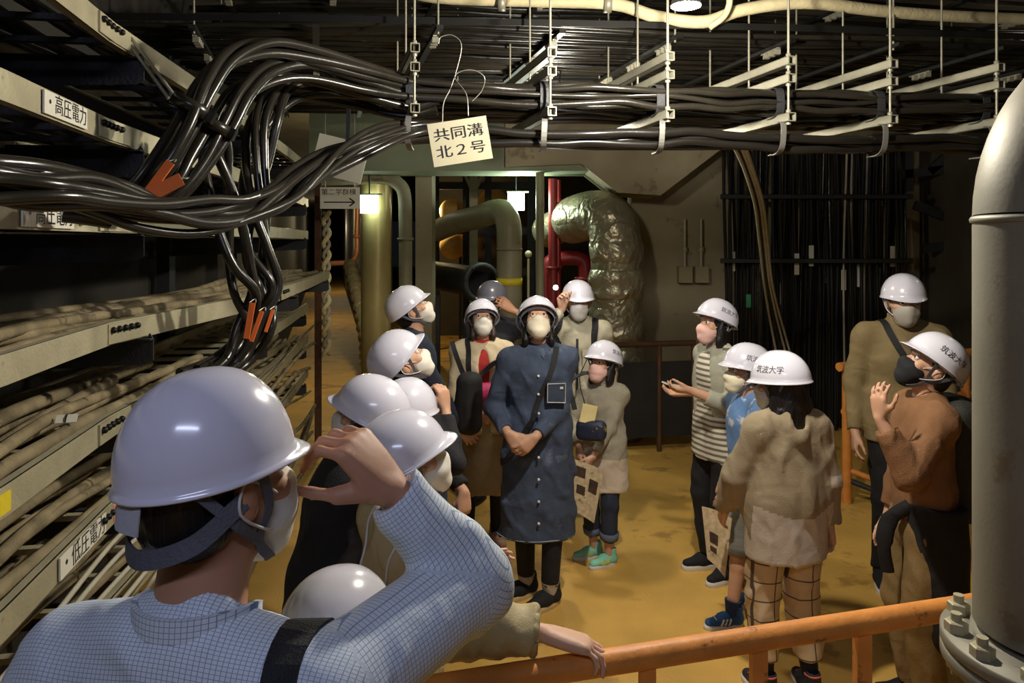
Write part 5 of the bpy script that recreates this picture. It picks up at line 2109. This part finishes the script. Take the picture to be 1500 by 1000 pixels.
for z_ in (1.30, 1.20, 1.10, .99, .86, .74, .62, .50):
    mb = MB()
    yb = .125 if z_ > 1.15 else .145
    mb.lathe((.012, yb + .012, z_), [(.0001, .012), (.006, .012), (.0075, .008), (.007, 0)], 10, (0, 1, 0))
    mb.build('button', M('pearl_button', (225, 222, 215), .3, bump=0) if z_ == 1.30 else bpy.data.materials['pearl_button'], p10.root)
band(p10, [p10.N + (-.10, .03, .005), p10.N + (-.07, .105, -.08), p10.N + (.0, .165, -.24), p10.N + (.085, .165, -.42), p10.N + (.165, .07, -.60), p10.N + (.18, -.03, -.64)], .032, .004, STRAP_B, 'cross_strap', on=g10)
for sg in (1, -1):
    mb = MB()
    a_ = [p10.N + q for q in ((sg * .012, .098, -.025), (sg * .062, .07, .012), (sg * .085, .075, -.045), (sg * .045, .118, -.085))]
    mb.add(a_ + [q + (0, -.02, -.004) for q in a_], [(0, 1, 2, 3), (7, 6, 5, 4), (0, 4, 5, 1), (1, 5, 6, 2), (2, 6, 7, 3), (3, 7, 4, 0)])
    mb.build('collar_flap', DENIM, p10.root)
bottoms(p10, BLACKC, 'leggings', hem=.12, hipr=.09, knee=.062, ankle=.05, folds=None, h=.013)
socks(p10, cloth('white_sock_cloth', (190, 180, 160)), .14)
shoes(p10, M('black_knit', (26, 26, 28), .8, bump=.4, bscale=300), SOLE_T)
hair(p10, style='bob')
helmet(p10, text=False, tilt=6)
mask(p10, M('ivory_mask', (232, 222, 196), .85, bump=.1))

# --- man with the torch
PARKA = cloth('parka_cloth', (186, 178, 152), .08, .7)
p11 = person('man in pale parka with rucksack straps, shining a small torch beside his helmet', (X_(846, 5.35), 5.35), 186, 1.0, 1.0, 'm', head=(3, -8, 0), h=.009,
             arms={'R': dict(w=W(824, 452, 5.18), pole=(-.7, .2, -1), f=(-.1, -.25, .8), n=(.5, -.6, .1), curl=(40, 55, 40), thumb=(.5, .8, .3))})
g11 = top(p11, PARKA, 'parka', t=.024, hem=.80, sleeve=.95, collar=.045, folds=(.007, 24, 61))
mb = MB()
mb.ribbon(spl([p11.N + (0, .085, -.04), p11.N + (.0, .15, -.16), p11.N + (.0, .162, -.30), p11.N + (0, .155, -.48)], 5), (1, 0, 0), .018, .006)
mb.build('zip', STRAP_B, p11.root)
for sg in (1, -1):
    mb = MB()
    mb.obox(p11.N + (sg * .09, .160, -.2), ((1, 0, 0), (0, 1, 0), (0, 0, 1)), (.055, .008, .02))
    mb.obox(p11.N + (sg * .09, .158, -.27), ((1, 0, 0), (0, 1, 0), (0, 0, 1)), (.052, .006, .055))
    mb.build('chest_pocket', PARKA, p11.root)
    band(p11, [p11.N + (sg * .115, -.08, -.01), p11.N + (sg * .125, .06, .0), p11.N + (sg * .14, .14, -.12), p11.N + (sg * .16, .15, -.3)], .045, .010, STRAP_B, 'rucksack_strap', on=g11)
bottoms(p11, BLACKC, h=.016)
shoes(p11, BLACKC, SOLE_B)
hair(p11, HAIR)
helmet(p11, tilt=-2)
mask(p11, M('pale_grey_mask', (205, 200, 190), .85, bump=.1))

# --- small girl with a patterned pouch
GREYK = cloth('grey_knit', (166, 158, 138), .1, .9, bump=.6, bscale=180)
JEANS = M('jeans_cloth', (40, 48, 66), .85, var=.2, bump=.4, bscale=260)
p12 = person('small girl in grey knit top and rolled jeans, patterned pouch at her waist', (X_(884, 4.67), 4.68), 208, .775, 1.17, 'f', head=(16, 12, 0), h=.010,
             arms={'R': dict(w=W(848, 655, 4.55), pole=(-.6, .6, -.6), f=(0, -.2, -1), n=(.6, .3, 0), curl=(30, 40, 30)), 'L': dict(w=W(868, 672, 4.5), pole=(.9, .5, -.3), f=(-.6, -.1, -.7), n=(-.6, .4, 0), curl=(30, 40, 30))},
             feet={'R': (.09, -.02, 48), 'L': (-.07, .06, 36)})
top(p12, [GREYK, cloth('oatmeal_hem', (206, 190, 168), .06)], 'knit_top', t=.02, hem=.60, hemr=.19, sleeve=.92, folds=(.006, 26, 71), matfn=lambda c: (c[:, 2] < .86).astype(int))
bottoms(p12, JEANS, 'jeans', hem=.20, knee=.072, ankle=.068, folds=(.006, 30, 7))
for sd in 'RL':
    a, k = p12.an[sd], p12.kn[sd]
    mb = MB()
    e = a + (k - a) * .33
    e2 = a + (k - a) * .45
    mb.tube([e, e, e2, e2], [.066, .075, .079, .07], 16)
    mb.build('rolled_cuff', M('pale_denim', (98, 108, 126), .85) if sd == 'R' else bpy.data.materials['pale_denim'], p12.root)
shoes(p12, M('mint_mesh', (138, 214, 188), .6, var=.12, bump=.4, bscale=300), SOLE_W, lace=M('yellow_strap', (226, 216, 70), .6, bump=0), stripe=bpy.data.materials['yellow_strap'])
hair(p12, style='bob', fringe=True)
helmet(p12, tilt=4, big=.98)
mask(p12, MASKP)

# --- woman in the striped top holding out a phone
STRIPE = lines_mat('striped_jersey', (222, 212, 190), (112, 112, 100), .034, .45, 'z')
CARDI = cloth('grey_cardigan_cloth', (168, 166, 148), .08)
p13 = person('woman in striped top and grey cardigan holding a phone out in front of her', (X_(1052, 4.5), 4.5), -112, .955, 1.0, 'f', head=(10, 0, 0), h=.009,
             arms={'R': dict(w=W(1003, 575, 4.62), pole=(.6, .4, -1), f=(-.95, 0, .0), n=(0, -.3, .9), curl=(18, 28, 20), thumb=(.4, .8, .4)), 'L': dict(w=W(1012, 572, 4.28), pole=(.8, -.4, -.9), f=(-.95, .12, .05), n=(.0, .4, .9), curl=(20, 34, 25), thumb=(.4, .8, .4))})
top(p13, STRIPE, 'striped_top', t=.013, hem=.74, hemr=.165, arms='', folds=(.006, 24, 81))
top(p13, CARDI, 'cardigan', t=.022, hem=.76, hemr=.15, sleeve=.80, cuff=.05, folds=(.006, 24, 82), h=.010, arms='RL') if False else None
S1 = SDF(.0105)
pel, Rt, N = p13.pel, p13.Rt, p13.N
S1.cone((0, -.02, .72), pel + (0, -.005, .34), .196, .196, k=.04, vax=(0, 1, 0), sq=.72)
for sd in 'RL':
    S1.cone(N + Rt @ (0, -.008, -.04), p13.sh[sd], .068, .062, k=.04)
    S1.cone(pel + (0, 0, .34), p13.sh[sd] - (0, 0, .03), .1, .062, k=.03, vax=(0, 1, 0), sq=.8)
S1.ell((0, .20, 1.02), (.085, .16, .60), k=.02, neg=True)
S1.plane((0, 0, .74), (0, 0, -1))
flds = [S1]
for sd in 'RL':
    S = SDF(.0105)
    e, dr, _ = pathpt(p13, sd, .80)
    S.cone(p13.sh[sd], p13.el[sd], .064, .056, k=.02)
    S.cone(p13.el[sd], e, .056, .05, k=.02)
    S.cone(e + dr * .078, e + dr * .13, .08, .08, k=.004, neg=True)
    flds.append(S)
V, Q = sdf_mesh(flds, .0105, .03, (.006, 24, 83, (1, 1, 1)))
quads('cardigan', V, Q, CARDI, p13.root)
bottoms(p13, BLACKC, h=.014)
shoes(p13, BLACKC, SOLE_W)
hair(p13, style='bob')
helmet(p13, tilt=14)
mask(p13, MASKP, fold=True)

# --- boy in the blue shirt
BLUES = M('blue_print_shirt', (104, 140, 190), .8, var=.12, bump=.3, bscale=240, spots=((206, 208, 205), 9, .56))
p14 = person('boy in blue printed shirt and grey shorts, blue trainers, beside the hooded girl', (X_(1100, 3.95), 3.98), -98, .825, 1.12, 'm', head=(10, 0, 0), h=.009,
             arms={'L': dict(w=W(1052, 742, 3.72), pole=(.8, -.3, -.2), f=(-.1, 0, -1), n=(.3, .9, 0), curl=(35, 50, 35), thumb=(.5, .8, .3))}, feet={'L': (-.11, .17, 0), 'R': (.12, -.10, 6)})
top(p14, BLUES, 'blue_shirt', t=.02, hem=.84, hemr=.17, sleeve=.46, upper=.072, elbow=.075, collar=.03, folds=(.006, 26, 91))
bottoms(p14, M('grey_striped_cloth', (120, 120, 112), .85, var=.25, scale=30, stretch=(.1, .1, 1), bump=.3), 'shorts', t=.02, hem=.46, hipr=.105, knee=.095)
socks(p14, cloth('blue_sock_cloth', (34, 58, 96)), .17)
shoes(p14, M('blue_mesh', (24, 78, 128), .6, var=.15, bump=.4, bscale=300), SOLE_W, lace=THREAD, stripe=THREAD, collar=cloth('blue_lining', (30, 56, 110)))
hair(p14)
helmet(p14, tilt=2)
mask(p14, M('cream_mask', (235, 226, 196), .85, bump=.1))

# --- girl seen from behind in the hooded top
HOOD = [cloth('beige_fleece', (158, 142, 114), .08, .95, bump=.5, bscale=260), cloth('white_fleece', (200, 188, 172), .06, .9, bump=.4)]
p15 = person('girl in beige hooded top and checked trousers, seen from behind with long dark hair', (X_(1154, 3.3), 3.32), -12, .86, 1.08, 'f', head=(0, -32, 0), h=.008,
             arms={'R': dict(w=W(1216, 775, 3.36), pole=(.6, -.6, 0)), 'L': dict(w=W(1062, 745, 3.45), pole=(-.5, -.6, 0))}, feet={'L': (-.13, -.02, -6), 'R': (.10, -.06, 8)})
top(p15, HOOD, 'hooded_top', t=.040, hem=.70, hemr=.182, sleeve=.93, cuff=.058, upper=.078, elbow=.076, folds=(.008, 20, 101), hood=True, sq=.76, waist=.16,
    matfn=lambda c: (((c[:, 2] < .985 - .04 * np.cos(c[:, 0] * 9)) & (np.abs(c[:, 0]) < .215)) | ((c[:, 0] > .19) & (c[:, 2] > 1.07) & (c[:, 2] < 1.13))).astype(int))
PLAID = lines_mat('checked_trouser_cloth', (196, 172, 136), (84, 66, 52), .098, .07, 'xz')
bottoms(p15, PLAID, 'checked_trousers', t=.022, hem=.19, hipr=.112, knee=.088, ankle=.074, folds=(.008, 24, 17), h=.0095)
socks(p15, cloth('navy_sock_cloth', (30, 32, 44)), .24)
shoes(p15, M('black_mesh', (30, 32, 38), .65, var=.2, bump=.4, bscale=300), SOLE_W, lace=M('coral_trim', (226, 110, 96), .6, bump=0), collar=bpy.data.materials['coral_trim'])
hair(p15, style='long', seed=5)
helmet(p15, tilt=-4)
mask(p15)

# --- man in the tan jacket at the back
TAN = cloth('tan_cloth', (134, 116, 78), .1, .8)
p16 = person('tall man in tan jacket with cross strap, standing by the far orange barrier', (X_(1320, 4.35), 4.35), 192, 1.055, 1.0, 'm', head=(-2, 0, 0), h=.009, skin=SKIN)
g16 = top(p16, TAN, 'tan_jacket', t=.03, hem=.80, sleeve=.97, upper=.067, elbow=.062, collar=.06, folds=(.008, 22, 111))
band(p16, [p16.N + (.10, -.09, -.02), p16.N + (.095, .03, .012), p16.N + (.05, .14, -.1), p16.N + (-.05, .175, -.28), p16.N + (-.15, .12, -.5)], .035, .005, STRAP_B, 'cross_strap', on=g16)
bottoms(p16, BLACKC, h=.014)
shoes(p16, BLACKC, SOLE_W)
hair(p16)
helmet(p16, text=False, tilt=0)
mask(p16, MASKG, fold=True)

# --- woman in brown, hand at her mask
BROWN = cloth('brown_cloth', (132, 92, 58), .12, .85)
KHAKI = cloth('khaki_cloth', (134, 110, 68), .1, .85)
p17 = person('woman in brown top and black mask, black cloth tied at her waist, looking up', (X_(1353, 3.15), 3.15), -84, .935, 1.0, 'f', head=(34, 0, 0), h=.008,
             arms={'L': dict(w=W(1289, 612, 2.98), pole=(-.1, -.3, -1), f=(-.06, .0, 1), n=(.75, .4, .1), curl=(12, 20, 15), thumb=(.65, .7, .1), spread=1.5), 'R': dict(w=W(1300, 760, 3.3), pole=(.8, .2, -.6))})
top(p17, BROWN, 'brown_top', t=.024, hem=.86, hemr=.165, sleeve=.88, cuff=.052, upper=.072, elbow=.066, folds=(.007, 26, 121), collar=.035)
S = SDF(.011)
S.cone((-.03, -.02, 1.0), (-.07, -.03, .47), .175, .15, k=.03, vax=(0, 1, 0), sq=.8)
S.ell((.16, .10, .72), (.13, .12, .36), k=.02, neg=True)
S.ell((.02, .20, .5), (.10, .10, .28), k=.02, neg=True)
S.plane((0, 0, .99), (0, 0, 1))
S.folds = (.009, 22, 9, (1, 1, .3))
V, Q = S.mesh()
quads('tied_jacket', V, Q, BLACKC, p17.root, label='black cloth tied round the waist')
mb = MB()
mb.tube(spl([(-.10, .10, .98), (-.06, .17, .90), (-.05, .19, .78), (-.04, .17, .66)], 5), [.03] * 5 + [.036] * 5 + [.028] * 6, 8, squash=(1, .5))
mb.build('tied_sleeve', BLACKC, p17.root)
bottoms(p17, KHAKI, 'khaki_trousers', t=.02, hem=.10, hipr=.105, knee=.082, ankle=.07, h=.011)
shoes(p17, BLACKC, SOLE_B)
hair(p17, style='short')
helmet(p17, tilt=6)
mask(p17, MASKB, 'black face mask')
# ------------------------------------------------------------------ things held and carried
PAPER = M('printed_paper', (206, 186, 148), .8, var=.25, scale=38, bump=.05, spots=((120, 96, 70), 26, .6))
PRINT_B = M('dark_print', (70, 52, 40), .8, var=.4, scale=40, bump=0)


def sheet(name, corners, label, cat='leaflet', blocks=(), bend=.02):
    """folded printed leaflet with real thickness; corners TL, TR, BR, BL"""
    TL, TR, BR, BL = [np.array(c, float) for c in corners]
    o = (TL + TR + BR + BL) / 4
    n = unit(np.cross(TR - TL, BL - TL))
    rt = empty(name, o, label, cat)
    pos = lambda u, v, d=0: (TL * (1 - u) * (1 - v) + TR * u * (1 - v) + BR * u * v + BL * (1 - u) * v) - o + n * (bend * math.sin(u * PI) * (1 - .4 * v) + d)
    nu, nv = 8, 6
    for dz, nm in ((0, 'front_leaf'), (.006, 'back_leaf')):
        mb = MB()
        V = [pos(i / nu, j / nv, dz + t) for t in (0, .0015) for j in range(nv + 1) for i in range(nu + 1)]
        F = []
        m = (nu + 1) * (nv + 1)
        for j in range(nv):
            for i in range(nu):
                a = j * (nu + 1) + i
                F += [(a, a + 1, a + nu + 2, a + nu + 1), (m + a, m + a + nu + 1, m + a + nu + 2, m + a + 1)]
        mb.add(V, F, True)
        fo = mb.build(nm, PAPER, rt)
        if dz == 0:
            for (u0, v0, u1, v1) in blocks:
                mb = MB()
                d = -.0012
                mb.add([pos(u0, v0, d), pos((u0 + u1) / 2, v0, d), pos(u1, v0, d), pos(u1, v1, d), pos((u0 + u1) / 2, v1, d), pos(u0, v1, d)], [(0, 1, 4, 5), (1, 2, 3, 4)])
                mb.build('picture', PRINT_B, fo)
    return rt


sheet('leaflet', PX([(1028, 742, 3.66), (1072, 760, 3.60), (1062, 846, 3.60), (1036, 818, 3.66)]), 'printed leaflet hanging from the hand of the boy in blue', blocks=[(.2, .42, .55, .62), (.2, .68, .5, .78)])
sheet('leaflet', PX([(838, 672, 4.42), (884, 690, 4.36), (870, 766, 4.36), (834, 746, 4.42)]), 'printed leaflet held by the small girl with the pouch', blocks=[(.1, .1, .45, .3), (.2, .45, .5, .62), (.6, .25, .9, .5)])
sheet('leaflet', PX([(690, 782, 3.24), (712, 786, 3.18), (728, 852, 3.18), (706, 864, 3.24)]), 'pale leaflet in the lowered hand of the woman in the black coat')
# phone
c_ = W(990, 563, 4.45)
rt = empty('mobile_phone', c_, 'dark flat phone held out in both hands by the woman in stripes', 'phone')
A = Rz(12) @ Ry(10)
mb = MB()
mb.obox((0, 0, 0), A.T, (.075, .037, .0045))
mb.build('phone_case', CARD, rt)
mb = MB()
mb.obox(A @ (0, 0, .005), A.T, (.07, .033, .001))
mb.build('screen', STRAP_B, rt)
# torch
hp_ = p11.l2w(p11.wr['R'])
c_ = W(814, 421, 5.03)
rt = empty('torch', c_, 'small lit torch in the raised hand of the man in the parka', 'torch')
ax_ = unit((-.1, -.95, .1))
mb = MB()
mb.lathe(-ax_ * .13, [(.012, 0), (.014, .01), (.014, .09), (.019, .105), (.019, .13), (.0165, .13), (.0165, .124), (.0001, .122)], 14, ax_)
mb.build('torch_barrel', STRAP_B, rt)
mb = MB()
mb.lathe((0, 0, 0), [(.0001, .006), (.012, .004), (.0165, -.002), (.0001, -.004)], 14, ax_)
mb.build('torch_lens', M('torch_glow', (255, 255, 255), .4, bump=0, var=0, emit=(235, 235, 255), estr=60), rt)
light('torch_light', 'POINT', c_ + ax_ * .05, 1.2, (.9, .92, 1), .02)
# bags
PINKC = M('magenta_cloth', (176, 30, 84), .6, var=.15, bump=.2)
bag('shoulder_bag', tuple(W(716, 580, 4.60)), (.10, .05, .085), PINKC, 'magenta shoulder bag across the woman in beige with the red shirt', yaw=170, straps=[[W(700, 552, 4.7), W(730, 530, 4.72), W(742, 560, 4.68)]])
bag('backpack', tuple(W(687, 590, 4.5)), (.085, .075, .19), M('black_mesh_nylon', (22, 22, 24), .7, var=.2, bump=.5, bscale=200), 'black rucksack hanging between the man in navy and the woman in beige', 'rucksack', yaw=110, straps=[[W(684, 562, 4.5), W(668, 520, 4.5), W(662, 500, 4.55)]])
bag('backpack', tuple(W(1398, 668, 3.16)), (.15, .09, .26), M('dark_olive_nylon', (40, 38, 32), .7, var=.2, bump=.4, bscale=200), 'dark rucksack on the back of the woman in brown', 'rucksack', yaw=90, straps=[[W(1380, 612, 3.04), W(1352, 632, 2.98), W(1350, 700, 2.99)]])
bag('backpack', tuple(p11.l2w((0, -.22, 1.2))), (.16, .10, .24), M('charcoal_nylon', (44, 44, 46), .7, var=.2, bump=.4, bscale=200), 'charcoal rucksack on the back of the man in the parka', 'rucksack', yaw=6)
POUCH = M('patterned_pouch', (34, 40, 62), .6, var=.2, bump=.2, spots=((210, 190, 70), 16, .6))
bag('waist_pouch', tuple(W(866, 630, 4.44)), (.095, .045, .065), POUCH, 'dark pouch with bright pattern at the waist of the small girl', 'pouch', yaw=205, pocket=False, straps=[[W(842, 600, 4.5), W(835, 560, 4.55), W(858, 545, 4.6)]])
rt = empty('name_tag', W(862, 606, 4.42), 'cream paper tag hanging on the chest of the small girl', 'tag')
mb = MB()
mb.obox((0, 0, 0), Ry(12).T, (.045, .003, .055))
mb.build('tag_card', M('cream_card', (232, 214, 150), .7, bump=0), rt)
mb = MB()
mb.tube(spl([(-.02, 0, .05), (-.05, .03, .2), (.0, .06, .32)], 4), .003, 5)
mb.build('tag_cord', STRAP_B, rt)
